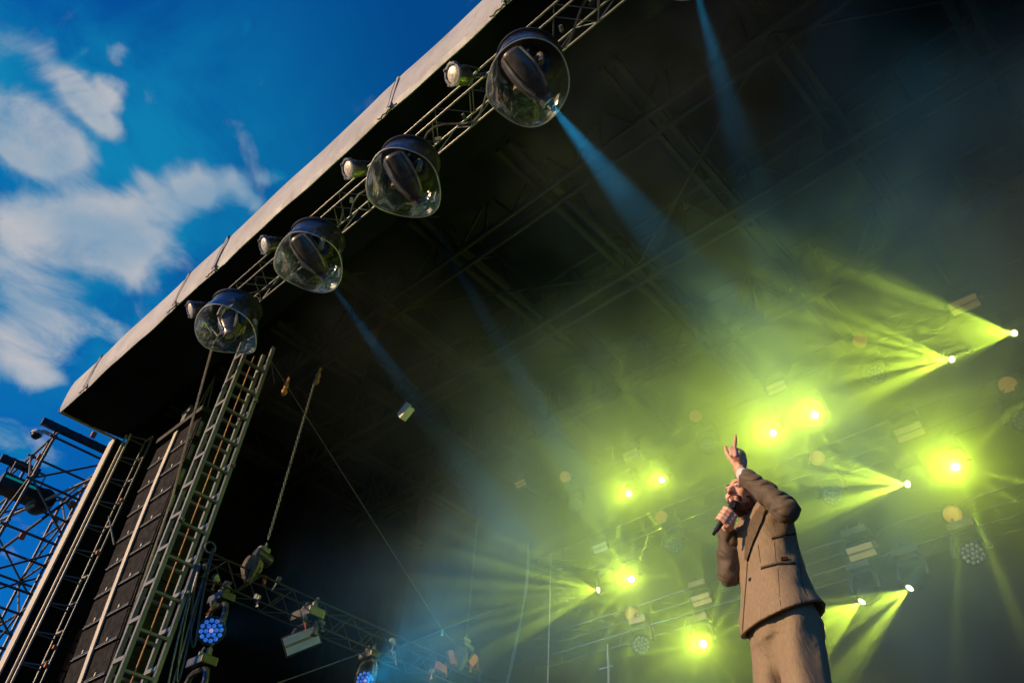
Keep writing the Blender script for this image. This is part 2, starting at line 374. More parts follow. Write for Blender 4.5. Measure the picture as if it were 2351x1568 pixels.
# roof girders spanning the stage
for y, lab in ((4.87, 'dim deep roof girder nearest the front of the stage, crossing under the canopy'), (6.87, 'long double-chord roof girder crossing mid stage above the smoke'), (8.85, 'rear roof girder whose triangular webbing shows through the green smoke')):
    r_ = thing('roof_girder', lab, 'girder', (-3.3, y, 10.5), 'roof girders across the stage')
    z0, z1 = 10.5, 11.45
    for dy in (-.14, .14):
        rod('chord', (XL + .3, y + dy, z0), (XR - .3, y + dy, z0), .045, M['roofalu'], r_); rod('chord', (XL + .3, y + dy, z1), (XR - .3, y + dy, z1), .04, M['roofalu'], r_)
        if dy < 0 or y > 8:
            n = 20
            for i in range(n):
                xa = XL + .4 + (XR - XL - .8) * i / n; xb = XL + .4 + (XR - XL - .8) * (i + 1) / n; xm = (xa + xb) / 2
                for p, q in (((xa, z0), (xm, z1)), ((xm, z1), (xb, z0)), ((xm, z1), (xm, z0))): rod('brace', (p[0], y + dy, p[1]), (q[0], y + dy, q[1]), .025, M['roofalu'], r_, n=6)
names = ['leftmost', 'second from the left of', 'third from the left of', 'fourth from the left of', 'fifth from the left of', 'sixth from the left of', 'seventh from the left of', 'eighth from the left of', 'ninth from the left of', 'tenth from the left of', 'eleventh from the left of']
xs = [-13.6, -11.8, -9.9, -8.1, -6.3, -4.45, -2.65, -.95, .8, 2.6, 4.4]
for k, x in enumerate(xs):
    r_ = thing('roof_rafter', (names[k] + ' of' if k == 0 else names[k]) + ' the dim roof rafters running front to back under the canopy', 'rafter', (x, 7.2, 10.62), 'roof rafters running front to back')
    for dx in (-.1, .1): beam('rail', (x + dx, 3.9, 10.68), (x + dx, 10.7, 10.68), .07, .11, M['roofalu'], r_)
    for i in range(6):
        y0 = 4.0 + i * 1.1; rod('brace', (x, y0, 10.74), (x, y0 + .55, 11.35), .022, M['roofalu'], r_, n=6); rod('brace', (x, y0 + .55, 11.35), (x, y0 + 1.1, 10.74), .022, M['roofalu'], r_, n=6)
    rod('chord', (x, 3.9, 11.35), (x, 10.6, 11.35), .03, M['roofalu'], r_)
# diagonal wind bracing between girders
for k, (x0, x1, ya, yb) in enumerate(((-8.1, -4.45, 4.87, 6.87), (-4.45, -.95, 6.87, 4.87), (-11.8, -8.1, 6.87, 4.87), (-8.1, -4.45, 6.87, 8.85), (-.95, 2.6, 4.87, 6.87))):
    o = MB(); o.tube([(x0, ya, 10.62), (x1, yb, 10.62)], .022, 6)
    o.top('wind_brace', M['roofalu'], 'thin diagonal roof brace ' + ['between the two front girders above the second domed lamp', 'crossing right of the top blue beam', 'far left above the speaker array', 'between middle and rear girder over the left lamps', 'in the dark top right corner'][k], 'brace', 'diagonal roof braces', smooth=True)
# front lighting truss
r_ = thing('front_truss', 'slim silver lighting truss hanging along the front roof edge, carrying domed lamps', 'truss', (-4, 2.72, 9.22))
truss(r_, (-9.3, 2.72, 9.42), (4, 2.72, 9.42), .34, .30, .011, .006, .60, M['alu'], faces='tbf')
for x in (-9.1, -5.5, -2.0, 1.6):
    b = MB(); b.tube([(x, 2.72, 9.57), (x, 2.72, 10.1), (x, 3.2, 10.5)], .018, 6); b.part('hanger', M['cable'], r_)
random.seed(3)
for k in range(9):      # cable looms tied along the truss
    x0 = -8.9 + k * 1.45; pts = []
    for i in range(14):
        t = i / 13; pts.append((x0 + 1.5 * t, 2.72 + .1 * math.sin(t * 9 + k), 9.30 + .08 * math.sin(t * 7 + k * 2) - .10 * math.sin(math.pi * t)))
    b = MB(); b.tube(pts, .014, 5); b.part('cable_loom', M['cable'], r_, smooth=True)
    for j in range(3):
        p = V((x0 + .3 + .4 * j, 2.66 + random.uniform(-.1, .1), 9.28 + random.uniform(-.05, .1)))
        b = MB(); b.box(p, (.07, .035, .03), Matrix.Rotation(random.uniform(0, 3), 4, 'Z') @ Matrix.Rotation(random.uniform(-1, 1), 4, 'X'), bev=.004)
        b.part('connector', [M['paper'], M['alu'], M['housing']][j], r_)
b = MB(); b.box((-1.86, 2.62, 9.2), (.13, .02, .17), Matrix.Rotation(.4, 4, 'Y')); b.part('foil_tag', M['paper'], r_)

# ---------------------------------------------------------------- domed moving heads on the front truss
def aim_frame(d): return frame(d)
def base_mesh():
    b = MB(); b.lathe([(.28, .01), (.345, .005), (.352, -.01), (.35, -.03), (.325, -.04)], n=40); return b.mesh('dome_lid', M['black'], True)
LID = base_mesh()
def dome_meshes(ph, seed):
    rr = random.Random(seed); a1, a2 = rr.uniform(.03, .05), rr.uniform(.015, .035)
    def lip(a): return -.50 + a1 * math.cos(2 * (a - ph)) + a2 * math.sin(3 * (a - ph) + 1) - .07 * math.cos(a - ph)
    prof = [(.33, -.03), (.335, -.09), (.345, -.16), (.37, -.25), (.395, -.34), (.412, -.42), (.42, -.5)]
    def rf(k, a, r, z):
        t = k / (len(prof) - 1); zz = -.03 + (lip(a) + .03) * t; q = r * (1 + .035 * t * math.cos(2 * (a - ph) + .7) + .012 * t * math.sin(5 * a + seed)); return q, zz
    b = MB(); b.lathe(prof, n=64, cap=(False, False), rfun=rf); me = b.mesh('dome', M['dome'], True)
    pts = []
    for i in range(64):
        a = 2 * math.pi * i / 64; q, zz = rf(6, a, .42, 0); pts.append((q * math.cos(a), q * math.sin(a), zz))
    b = MB(); b.tube(pts, .0075, 6, closed=True); rim = b.mesh('dome_rim', M['domerim'], True)
    return me, rim
b = MB(); b.box((0, 0, -.09), (.30, .26, .12), bev=.02); HBASE = b.mesh('yoke_base', M['housing'])
def arm_mesh(s_):
    b = MB(); b.tube([(s_ * .10, 0, -.15), (s_ * .185, 0, -.17), (s_ * .205, 0, -.24), (s_ * .20, 0, -.36)], [.028, .030, .028, .034], 8); return b.mesh('yoke_arm', M['ribs'], True)
ARMS = [arm_mesh(-1), arm_mesh(1)]
def head_meshes():
    b = MB(); b.lathe([(.06, -.25), (.095, -.245), (.108, -.22), (.118, -.215), (.128, -.12), (.130, -.03), (.118, .06), (.092, .14), (.066, .2), (.058, .235)], n=32, cap=(True, True)); sh = b.mesh('lamp_head', M['bullet'], True)
    b = MB()
    for a in (.2, 1.77, 3.34, 4.91): b.tube([(.120 * math.cos(a), .120 * math.sin(a), -.21), (.134 * math.cos(a), .134 * math.sin(a), -.1), (.134 * math.cos(a), .134 * math.sin(a), -.0), (.118 * math.cos(a), .118 * math.sin(a), .08), (.080 * math.cos(a), .080 * math.sin(a), .17)], .014, 6)
    fin = b.mesh('head_rib', M['ribs'], True)
    b = MB(); b.lathe([(.057, .225), (.066, .23), (.066, .275), (.054, .28), (.052, .25)], n=28, cap=(False, False)); ring = b.mesh('nose_ring', M['alu'], True)
    b = MB(); b.lathe([(.0, .262), (.03, .26), (.052, .25), (.052, .235)], n=24); return sh, fin, ring, b
HS, HF, HR, lb = head_meshes(); LENS_OFF = lb.mesh('lens', M['cell_off'], True)
lb = MB(); lb.lathe([(.0, .262), (.03, .26), (.052, .25), (.052, .235)], n=24); LENS_BLUE = lb.mesh('lens', M['bluecore'], True)
b = MB(); b.box((0, 0, 0), (.13, .11, .19), bev=.02); b.box((0, -.05, -.12), (.11, .09, .08), bev=.015); PSU = b.mesh('ballast_box', M['housing'])
DX = [-8.30, -6.42, -4.64, -2.78, -.94, .9, 2.75]
tgt = {0: (None, at(528, 850, y=2.75)), 1: (at(960, 930, z=7.5), None), 2: (at(1110, 720, z=7.8), None), 3: (at(1425, 440, z=7.9), None), 4: (at(1690, 300, z=8.0), None), 5: (V((-2.8, 8.5, 7.2)), None), 6: (V((-4.5, 8.8, 7)), None)}
dlab = ['clear domed lamp nearest the ladder tower, unlit, its head tipped left', 'second clear domed lamp up from the ladder tower, throwing a thin blue beam', 'third clear domed lamp up from the ladder tower, its beam barely visible',
        'biggest clear domed lamp at the top, shooting a wide blue beam', 'domed moving lamp just beyond the upper frame edge, source of the top blue beam', 'unseen domed moving lamp added far right on the front truss for teal fill', 'unseen outermost right domed moving lamp added on the front truss for teal fill']
BLUEBEAM = []
for k, x in enumerate(DX):
    r_ = thing('domed_moving_head', dlab[k], 'stage light', (x, 2.68, 9.12 if k != 4 else 9.22), 'domed moving lamps on the front truss')
    dm, rim = dome_meshes([2.2, 2.6, 2.3, 2.9, 1, 2, 3][k], k)
    child('dome_lid', LID, r_); d_ = child('dome', dm, r_); child('dome_rim', rim, d_)
    child('clamp', PSU, r_, Matrix.Translation((0, 0, .14)) @ Matrix.Diagonal((.9, .9, .6, 1)))
    tilt = V((0, 0, -.36)); src = r_.location + tilt
    tg = tgt[k][0] or tgt[k][1]; aim = (tg - src).normalized()
    pan = math.atan2(aim.y, aim.x) + math.pi / 2
    RZ = Matrix.Rotation(pan, 4, 'Z')
    child('yoke_base', HBASE, r_, RZ @ Matrix.Translation((0, 0, -.01)) @ Matrix.Diagonal((.9, .9, 1, 1)))
    for a_ in ARMS: child('yoke_arm', a_, r_, RZ)
    HM = Matrix.Translation(tilt) @ frame(aim) @ Matrix.Scale(1.22, 4)
    h = child('lamp_head', HS, r_, HM); child('head_rib', HF, h); child('nose_ring', HR, h)
    child('lens', LENS_OFF if k == 0 else LENS_BLUE, h)
    child('ballast_box', PSU, r_, Matrix.Translation((.13, .1, -.2)) @ Matrix.Rotation(.5, 4, 'Z') @ Matrix.Rotation(.3, 4, 'X'))
    if k: BLUEBEAM.append((k, src + aim * .36, aim))
# ---------------------------------------------------------------- small par lamps between the domes
def par_mesh():
    b = MB(); b.lathe([(.03, -.20), (.07, -.195), (.10, -.15), (.112, -.06), (.115, .03)], n=24, cap=(True, False)); a_ = b.mesh('par_body', M['housing'], True)
    b = MB()
    for i in range(8):
        t = i * math.pi / 4; b.box((.118 * math.cos(t), .118 * math.sin(t), .03), (.03, .094, .035), Matrix.Rotation(t, 4, 'Z'), bev=.004)
    for i in range(4):
        t = i * math.pi / 2 + .4; b.box((.134 * math.cos(t), .134 * math.sin(t), .035), (.016, .03, .05), Matrix.Rotation(t, 4, 'Z'))
    r2 = b.mesh('gel_frame', M['alu'])
    b = MB(); b.lathe([(0, .052), (.05, .048), (.085, .040), (.102, .028)], n=24, cap=(False, False)); c_ = b.mesh('reflector', M['parlens'], True)
    b = MB(); b.tube([(-.13, 0, .0), (-.135, .0, -.08), (-.12, 0, -.26), (.12, 0, -.26), (.135, 0, -.08), (.13, 0, 0)], .011, 6); d_ = b.mesh('bracket', M['housing'], True)
    return a_, r2, c_, d_
PM = par_mesh()
plab = ['small round par lamp nearest the ladder tower, its bright face turned to the sun', 'second small round par lamp up from the ladder tower, near the thin beam', 'small round par lamp beside the dim third dome', 'topmost small round par lamp, left of the biggest dome', 'small par lamp beyond the upper frame edge']
for k, (u, v) in enumerate(((443, 710), (612, 562), (805, 388), (1045, 172), (None, None))):
    p = at(u, v, z=9.05) if u else V((-1.6, 2.26, 9.05))
    r_ = thing('par_lamp', plab[k], 'stage light', p, 'small par lamps along the front truss')
    F = frame(V((-.22, -.68, -.55))) ; F2 = F @ Matrix.Diagonal((.92, .92, 1, 1))
    for nm, me in zip(('par_body', 'gel_frame', 'reflector', 'bracket'), PM): child(nm, me, r_, F2)
    a_ = p - F.to_3x3() @ V((0, 0, .26)); rod('clamp', a_, (a_.x + .1, 2.56, 9.3), .022, M['housing'], r_)
    for j in range(3):
        b = MB(); q = a_ + V((.05 * j, .05 * j, .03 * j)); b.box(q, (.03, .03, .02), bev=.004); b.part('wing_bolt', M['alu'], r_)

# ---------------------------------------------------------------- ladder tower
r_ = thing('ladder_tower', 'tall grey ladder-like tower truss rising to the left end of the lamp truss', 'tower', (-8.98, 3.42, 2.3))
xa, xb, ya, yb = -8.90, -9.17, 3.24, 3.62
for (x, y) in ((xa, ya), (xa, yb), (xb, ya), (xb, yb)):
    beam('rail', (x, y, 2.3), (x, y, 9.35), .05, .05, M['towerpaint'], r_)
z = 2.75
while z < 9.2:
    for y in (ya, yb):
        beam('rung', (xa, y - .012, z), (xb, y - .012, z), .034, .05, M['towerpaint'], r_)
    for x in (xa, xb):
        beam('rung', (x, ya, z - .13), (x, yb, z - .13), .045, .03, M['towerpaint'], r_)
    z += .445
b = MB(); b.box((-9.03, 3.43, 2.36), (.6, .7, .1), bev=.01); b.part('foot_plate', M['steel'], r_)
for (x, y, z) in ((xa, ya, 6.2), (xa, yb, 7.2), (xa, yb, 5.4), (xa, yb, 8.3)):
    b = MB(); b.box((x + .035, y, z), (.03, .07, .05), bev=.006); b.box((x + .06, y, z), (.03, .03, .03), bev=.005); b.part('bolt', M['steel'], r_)
o = MB(); o.tube([(-9.0, 3.42, 2.4 + .1 * i + 0) for i in range(68)], .009, 5); o.top('safety_rope', M['brass'], 'orange rope running down inside the ladder tower', 'rope', smooth=True)
# cables looped off the tower (bundle with a hook)
for k, (dx, sag, lab) in enumerate(((0, 1.15, 'longest slack cable loop hanging from the right side of the ladder tower'), (.05, .9, 'middle slack cable loop hanging from the ladder tower hook'), (.1, .5, 'short slack cable loop near the tower hook'))):
    top = V((-8.86, 3.74, 6.02)); pts = []
    for i in range(25):
        t = i / 24; pts.append(top + V((.0 + dx * .3, .13 * math.sin(math.pi * t) * (1 + k * .3) - .10 * t, -(sag + .55) * (1 - (2 * t - 1) ** 2) ** .7 - .25 * t)))
    o = MB(); o.tube(pts, .011, 5); o.top('slack_cable', M['cable'] if k else M['rope'], lab, 'cable', 'slack cables off the tower', smooth=True)
o = MB(); o.tube([V((-8.86, 3.70 + .07 * math.sin(t), 6.02 + .07 * math.cos(t))) for t in np.linspace(0, 6, 20)], .012, 6); o.top('cable_hook', M['steel'], 'steel ring hook on the ladder tower from which cable loops hang', 'hook', smooth=True)
# pale twin rope falling from the lamp truss in front of the speaker array
pa = at(487, 795, x=-9.05); pb = at(395, 1140, x=-10.3); pc = at(270, 1500, x=-10.9)
for k in (0, 1):
    pts = [pa.lerp(pb, i / 8) + V((.03 * k, 0, -.05 * math.sin(math.pi * i / 8))) for i in range(9)] + [pb.lerp(pc, i / 8) + V((.03 * k, 0, 0)) for i in range(1, 9)] + [pc + (pc - pb) * .5 + V((.03 * k, 0, 0))]
    o = MB(); o.tube(pts, .013, 6); o.top('hanging_rope', M['rope'], ['pale rope falling from the lowest par lamp across the speaker array, left strand', 'pale rope falling from the lowest par lamp across the speaker array, right strand'][k], 'rope', smooth=True)
for k in range(4):   # messy tails under the lowest par lamp
    s0 = at(455 + 12 * k, 715, y=2.6); s1 = at(470 + 14 * k, 775 - 8 * (k % 2), y=2.62)
    o = MB(); o.tube([s0, (s0 + s1) / 2 + V((.05 * math.sin(k * 3), 0, -.06)), s1 + V((.03, 0, 0)), s1 + V((-.04, 0, -.05 - .03 * k))], .010, 5)
    o.top('cable_tail', [M['alu'], M['cable'], M['rope'], M['cable']][k], ['silver', 'black', 'pale', 'short black'][k] + ' loose cable tail dangling under the par lamp nearest the tower', 'cable', smooth=True)

# ---------------------------------------------------------------- line array
r_ = thing('line_array', 'tall hanging column of brown-black speaker cabinets left of the ladder tower', 'speaker array', (-11.6, 3.9, 3.0))
x0, x1 = -12.32, -10.86; N = 14; z = 9.02; y = 3.66; ang = 0
b = MB(); b.box(((x0 + x1) / 2, 3.85, 9.16), (x1 - x0 + .06, .5, .1), bev=.01); b.part('bumper_frame', M['blackalu'], r_)
for i in range(N):
    h = .455; ang = .004 + .0075 * i
    d = V((0, math.sin(ang), -math.cos(ang))); nrm = V((0, -math.cos(ang), -math.sin(ang)))
    c = V(((x0 + x1) / 2, y, z)) + d * (h / 2)
    Mx = Matrix((V((1, 0, 0)), -nrm, -d)).transposed().to_4x4()
    b = MB(); b.box(c - nrm * .28, (x1 - x0, .56, h - .018), Mx, bev=.012); cab = b.part('cabinet', M['grilleframe'], r_)
    for sx in (-1, 1):
        cx = (x0 + x1) / 2 + sx * .37
        b = MB(); b.box(V((cx, c.y, c.z)) + nrm * .008, (.66, .012, h - .06), Mx, bev=.004); b.part('grille', M['grille'], cab, base=r_.location)
        b = MB(); b.box(V((cx, c.y, c.z)) + nrm * .02 + d * (h / 2 - .016), (.66, .022, .014), Mx); b.box(V((cx, c.y, c.z)) + nrm * .02 + d * (h / 2 - .045), (.62, .010, .008), Mx); b.part('edge_lip', M['paper'] if 0 else M['steel'], cab, base=r_.location)
        b = MB(); b.box(V((cx + .05, c.y, c.z)) + nrm * .03 + d * (h / 2 - .06), (.035, .03, .05), Mx, bev=.005); b.part('latch', M['strap'], cab, base=r_.location)
    b = MB()
    b.box(V((x1 + .008, c.y, c.z)) - nrm * .05 , (.012, .05, h * .6), Mx); b.part('rigging_link', M['steel'], cab, base=r_.location)
    # pale strap down the middle
    b = MB(); b.box(c + nrm * .045, (.115, .02, h + .0), Mx); b.part('strap', M['cream'], r_)
    z += d.z * h; y += d.y * h
for x in (-12.0, -11.6, -11.2):
    rod('hoist_chain', (x, 3.85, 9.2), (-11.6, 3.85, 10.4), .012, M['steel'], r_)
b = MB(); b.box((-11.62, 3.7, 9.32), (.14, .14, .2), bev=.02); b.box((-11.5, 3.66, 9.45), (.10, .08, .08), bev=.02); b.tube([(-11.7, 3.7, 9.3), (-11.75, 3.65, 9.5), (-11.6, 3.68, 9.62), (-11.52, 3.7, 9.5)], .02, 6); b.part('hoist_hook', M['steel'], r_)
# small side lamps around the top
# ---------------------------------------------------------------- cream mast and thin ladder truss
MK = .94
def mk(x, y, z): return V((x * MK, y * MK, 1.5 + (z - 1.5) * MK))
r_ = thing('roof_mast', 'cream-edged roof mast at the outer left corner, lit bright by the sun', 'mast', mk(-15.1, 3.75, 0))
beam('face_plate', mk(-15.18, 3.62, 2), mk(-15.18, 3.62, 10.5), .025, .28, M['cream'], r_, up=V((1, 0, 0)))
beam('web', mk(-15.1, 3.83, 2), mk(-15.1, 3.83, 10.5), .34, .05, M['canopy'], r_, up=V((1, 0, 0)))
r_ = thing('mast_ladder', 'narrow ladder truss standing just right of the cream mast', 'ladder truss', mk(-14.7, 3.9, 2))
for (x, y, mm) in ((-14.72, 3.70, M['cream']), (-14.62, 3.74, M['cream']), (-14.70, 4.08, M['towerpaint']), (-14.42, 4.10, M['towerpaint'])): rod('rail', mk(x, y, 2), mk(x, y, 10.45), .019, mm, r_)
for i in range(17):
    z = 2.4 + i * .5
    rod('rung', mk(-14.72, 3.70, z), mk(-14.70, 4.08, z), .014, M['towerpaint'], r_); rod('rung', mk(-14.70, 4.08, z + .1), mk(-14.42, 4.10, z + .1), .018, M['cream'] if i % 2 == 0 else M['towerpaint'], r_); rod('rung', mk(-14.62, 3.74, z), mk(-14.42, 4.10, z), .014, M['towerpaint'], r_)
for z in (5.9, 6.2, 7.9, 9.0):
    b = MB(); b.box(mk(-14.42, 4.06, z), (.05, .05, .06), bev=.01); b.part('tag', M['orange'], r_)
o = MB(); o.tube([at(250, 1185, x=-13.3), at(262, 1250, x=-13.3)], .014, 6); o.top('loose_stick', M['strap'], 'short pale stick hanging on the black cloth right of the mast ladder', 'stick')

# ---------------------------------------------------------------- scaffold tower at far left
r_ = thing('scaffold_tower', 'galvanised scaffold tower standing against the sky at the far left', 'scaffold', (-17, 3.6, 0))
X = [-15.9, -17.0, -18.2]; Y = [2.75, 3.95, 5.3]
lv = [.4 + 1.0 * k for k in range(11)]
for x in X:
    for y in Y: rod('standard', (x, y, 0), (x, y, 10.35 if y < 5 else 9.6), .03, M['steel'], r_)
random.seed(11)
for k, z in enumerate(lv):
    if z < 3.3: continue
    for x in X: rod('ledger', (x, Y[0] - .1, z), (x, Y[2] + .1, z), .026, M['steel'], r_)
    for y in Y: rod('ledger', (X[2] - .1, y, z + .06), (X[0] + .12, y, z + .06), .026, M['steel'], r_)
    for x in X:
        for y in Y:
            b = MB(); b.box((x, y, z), (.085, .085, .06), bev=.01); b.part('coupler', M['steel'], r_)
    if z < 10:
        for x in (X[0], X[2]):
            for i in (0, 1):
                a_, c_ = (Y[i], Y[i + 1]) if (k + i) % 2 else (Y[i + 1], Y[i]); rod('diagonal', (x + .04, a_, z), (x + .04, c_, z + 1), .022, M['steel'], r_)
        a_, c_ = (X[0], X[1]) if k % 2 else (X[1], X[0]); rod('diagonal', (a_, Y[0] - .04, z), (c_, Y[0] - .04, z + 1), .022, M['steel'], r_)
        a_, c_ = (X[1], X[2]) if k % 2 else (X[2], X[1]); rod('diagonal', (a_, Y[1] - .04, z), (c_, Y[1] - .04, z + 1), .022, M['steel'], r_)
rod('long_diagonal', (-16.9, 2.6, 8.6), (-15.75, 4.0, 10.2), .03, M['cream'], r_); rod('long_diagonal', (-18.1, 2.8, 7.8), (-15.75, 4.0, 10.3), .03, M['steel'], r_)
def at_line(u1, v1, u2, v2, x): return at(u1, v1, x=x), at(u2, v2, x=x)
for (q, lab) in (((97, 966, 262, 1043, -16.2), 'upper dark steel beam poking out over the top of the scaffold'), ((2, 1050, 90, 1086, -17.0), 'lower dark steel beam poking out at the left edge of the scaffold')):
    a_, c_ = at_line(*q); o = MB(); o.bar(a_, c_, .11, .14)
    for i in range(5):
        p = a_.lerp(c_, (i + .5) / 5); o.box(p + V((0, 0, .08)), (.05, .05, .03))
    o.top('dark_beam', M['blackalu'], lab, 'beam')
# dome camera on top
p = at(84, 996, x=-16.3)
r_ = thing('security_camera', 'white dome security camera under the upper dark beam at the top of the scaffold', 'camera', p)
b = MB(); b.lathe([(.0, .09), (.07, .08), (.11, .03), (.115, -.02)], n=20); b.tube([(0, 0, .06), (.0, .1, .12), (0, .28, .12)], .04, 8); child('shell', b.mesh('shell', M['white'], True), r_)
b = MB(); b.lathe([(.095, -.02), (.09, -.06), (.06, -.10), (0, -.115)], n=20); child('camera_dome', b.mesh('camera_dome', M['black'], True), r_)
rod('camera_pole', p + V((0, .28, -.9)), p + V((0, .28, .35)), .025, M['steel'], r_)
# stubby lamp at the left frame edge with teal strip
p = at(45, 1125, x=-16.6)
r_ = thing('floodlight', 'black box floodlight with a faint teal strip hanging at the left frame edge', 'stage light', p)
b = MB(); b.box((0, 0, 0), (.42, .85, .30), bev=.04); b.lathe([(.2, -.25), (.24, 0), (.2, .25)], Matrix.Translation((0, .45, -.05)) @ Matrix.Rotation(1.57, 4, 'Y'), 20); child('housing', b.mesh('housing', M['black'], True), r_)
b = MB(); b.box((.215, -.08, .06), (.012, .6, .045)); child('led_strip', b.mesh('led_strip', M['tealstrip']), r_)
b = MB(); b.tube([(0, -.3, .14), (0, -.32, .5), (0, .3, .5), (0, .3, .14)], .025, 6); child('bracket', b.mesh('bracket', M['steel']), r_)
def chain(name, a, b_, lab, r=.010, link=.05, m=None):
    a, b_ = V(a), V(b_); L = (b_ - a).length; n = int(L / link); d = (b_ - a).normalized(); s1 = d.orthogonal().normalized(); s2 = d.cross(s1)
    rt = thing(name, lab, 'chain', b_)
    bmx = MB()
    s = s1; pts = [d * (link * .62 * math.cos(t)) + s * (link * .30 * math.sin(t)) for t in np.linspace(0, 2 * math.pi, 9)[:-1]]
    bmx.tube(pts, r * .62, 5, closed=True); me = bmx.mesh('link', m or M['steel'], True)
    for i in range(n):
        q = Matrix.Rotation(math.pi / 2 * (i % 2), 4, d)
        child('link', me, rt, Matrix.Translation(a + d * (link * (i + .5)) - b_) @ q)
    return rt
chain('hanging_chain', at(22, 1072, x=-17), at(2, 1135, x=-17), 'black chain hanging from the lower dark beam at the left edge', .03, .13, M['black'])
for k in range(5):
    u0, v0 = 120 - 14 * k, 1000 + 26 * k
    p0, p1 = at(u0, v0, x=-16.5), at(u0 - 40, v0 + 75, x=-16.5)
    o = MB(); o.tube([p0, (p0 + p1) / 2 + V((0, .06, -.05)), p1], .022, 5); o.top('scaffold_cable', M['cable'], ['uppermost', 'second', 'third', 'fourth', 'lowest'][k] + ' of the dark cables tied along the scaffold below the dome camera', 'cable', smooth=True)
for k, (u, v) in enumerate(((92, 1050), (215, 998), (128, 1193), (52, 1230), (165, 1157))):
    o = MB(); o.box(at(u, v, x=-16.1), (.06, .1, .14), bev=.015); o.top('orange_tag', M['orange'], 'small orange tag on the scaffold, ' + ['just under the camera pole', 'at the top right beside the canopy corner', 'halfway down on a tube', 'low near the left edge', 'on the middle right tube'][k], 'tag', 'orange scaffold tags')

# ---------------------------------------------------------------- side truss with blue lamps, hoists, chains
r_ = thing('side_truss', 'dark horizontal truss running back from the ladder tower at lower left', 'truss', (-8.95, 6.4, 5.6))
truss(r_, (-8.95, 3.7, 5.78), (-8.95, 9.2, 5.78), .26, .32, .012, .006, .5, M['blackalu'], faces='tbfr')
def hoist(p, lab, cloth, top):
    r_ = thing('chain_hoist', lab, 'hoist', p)
    b = MB(); b.lathe([(.09, -.16), (.11, -.14), (.11, .14), (.09, .16)], Matrix.Translation((0, 0, .08)) @ Matrix.Rotation(1.35, 4, 'X'), 18); child('motor', b.mesh('motor', M['housing'], True), r_)
    b = MB(); b.box((.0, -.02, .2), (.13, .2, .1), bev=.03); b.tube([(0, 0, .25), (.03, 0, .3), (0, 0, .35), (-.03, 0, .3)], .015, 6); child('hook_block', b.mesh('hook_block', M['steel'], True), r_)
    b = MB(); pr = [(.11, .02), (.14, -.06), (.15, -.18), (.10, -.34), (.05, -.42)]
    b.lathe(pr, n=26, cap=(False, True), rfun=lambda k, a, r, z: (r * (1 + .16 * math.sin(a * 6 + k) + .06 * math.sin(11 * a)), z)); child('chain_bag', b.mesh('chain_bag', cloth, True), r_, Matrix.Translation((0, -.13, -.0)))
    b = MB(); b.box((.06, .12, -.3), (.04, .05, .16), bev=.01); child('sling', b.mesh('sling', M['red']), r_); r_.scale = (.78, .78, .78)
    return r_
canvas = mat('canvas_bag', (.09, .07, .06), .85, var=.3, nscale=10, bump=.4, bscale=30)
hp = at(600, 1290, x=-8.9); hoist(hp, 'chain hoist with a crumpled canvas bag at the foot of the lit chain, lower left', canvas, None)
ct = at(725, 862, x=-8.9)
chain('hoist_chain', (hp.x, hp.y, 9.35), (hp.x, hp.y, hp.z + .3), 'sunlit steel chain rising from the lower left hoist towards the roof', .012, .045)
hp2 = at(1068, 1495, x=-8.85); hoist(hp2, 'distant chain hoist with red slings in the dark lower centre', canvas, None)
chain('hoist_chain', (hp2.x, hp2.y, 8.7), (hp2.x, hp2.y, hp2.z + .3), 'long faint chain above the distant hoist with red slings', .011, .05)
for k, (u, v) in enumerate(((1035, 1508), (1012, 1532), (1085, 1516))):
    q = at(u, v, x=-8.8); o = MB(); o.box(q, (.05, .12, .2), Matrix.Rotation(.5 + k, 4, 'X'), bev=.015); o.tube([q, q + V((0, .08, .1)), q + V((0, .12, -.1))], .018, 6)
    o.top('red_sling', M['red'], 'bright red webbing sling ' + ['left of the distant hoist', 'lowest, left below the distant hoist', 'right below the distant hoist'][k], 'sling', 'red slings by the distant hoist')
def strop(p, lab):
    o = MB(); o.lathe([(.03, -.12), (.045, -.05), (.025, 0), (.04, .05), (.02, .12)], Matrix.Translation(p), 10); o.tube([p + V((0, 0, .12)), p + V((.03, 0, .17)), p + V((0, 0, .22)), p + V((-.03, 0, .17))], .012, 6); o.top('shackle', M['brass'], lab, 'shackle', smooth=True)
strop(at(729, 868, x=-8.9), 'sunlit shackle at the top of the lit chain')
strop(at(655, 892, x=-8.9), 'sunlit turnbuckle near the upper end of the diagonal wire')
def wire(a, b_, r, lab, m=None, sag=0, name='steel_wire'):
    pts = [V(a).lerp(V(b_), i / 12) - V((0, 0, sag * math.sin(math.pi * i / 12))) for i in range(13)]
    o = MB(); o.tube(pts, r, 5); return o.top(name, m or M['steel'], lab, 'wire' if name != 'hanging_cable' else 'cable', smooth=True)
K = at(1015, 1445, x=-8.9)
wire(at(622, 828, x=-8.9), K, .007, 'thin diagonal wire from the tower top down to the small cyan clip')
wire(K, at(1048, 1482, x=-8.85), .006, 'short wire from the cyan clip to the distant hoist')
wire(at(925, 1482, x=-8.9), K, .005, 'faint wire from the side truss up to the cyan clip')
wire(K, at(1215, 1368, y=9.3), .005, 'faint wire running right from the cyan clip into the green smoke')
wire(at(636, 1568, x=-9.2), at(832, 1498, x=-8.9), .008, 'thin wire slanting up to the small blue cell lamp at the bottom')
wire(at(630, 880, x=-8.9), at(622, 828, x=-8.9), .008, 'short wire stub beside the turnbuckle')
o = MB(); o.box(K + V((0, 0, -.05)), (.03, .03, .1), bev=.008); o.top('cyan_clip', M['bluecore'] if 0 else mat('cyan_tape', (.02, .4, .6), .5, nscale=20), 'tiny cyan clip where thin wires meet in the dark centre', 'clip')
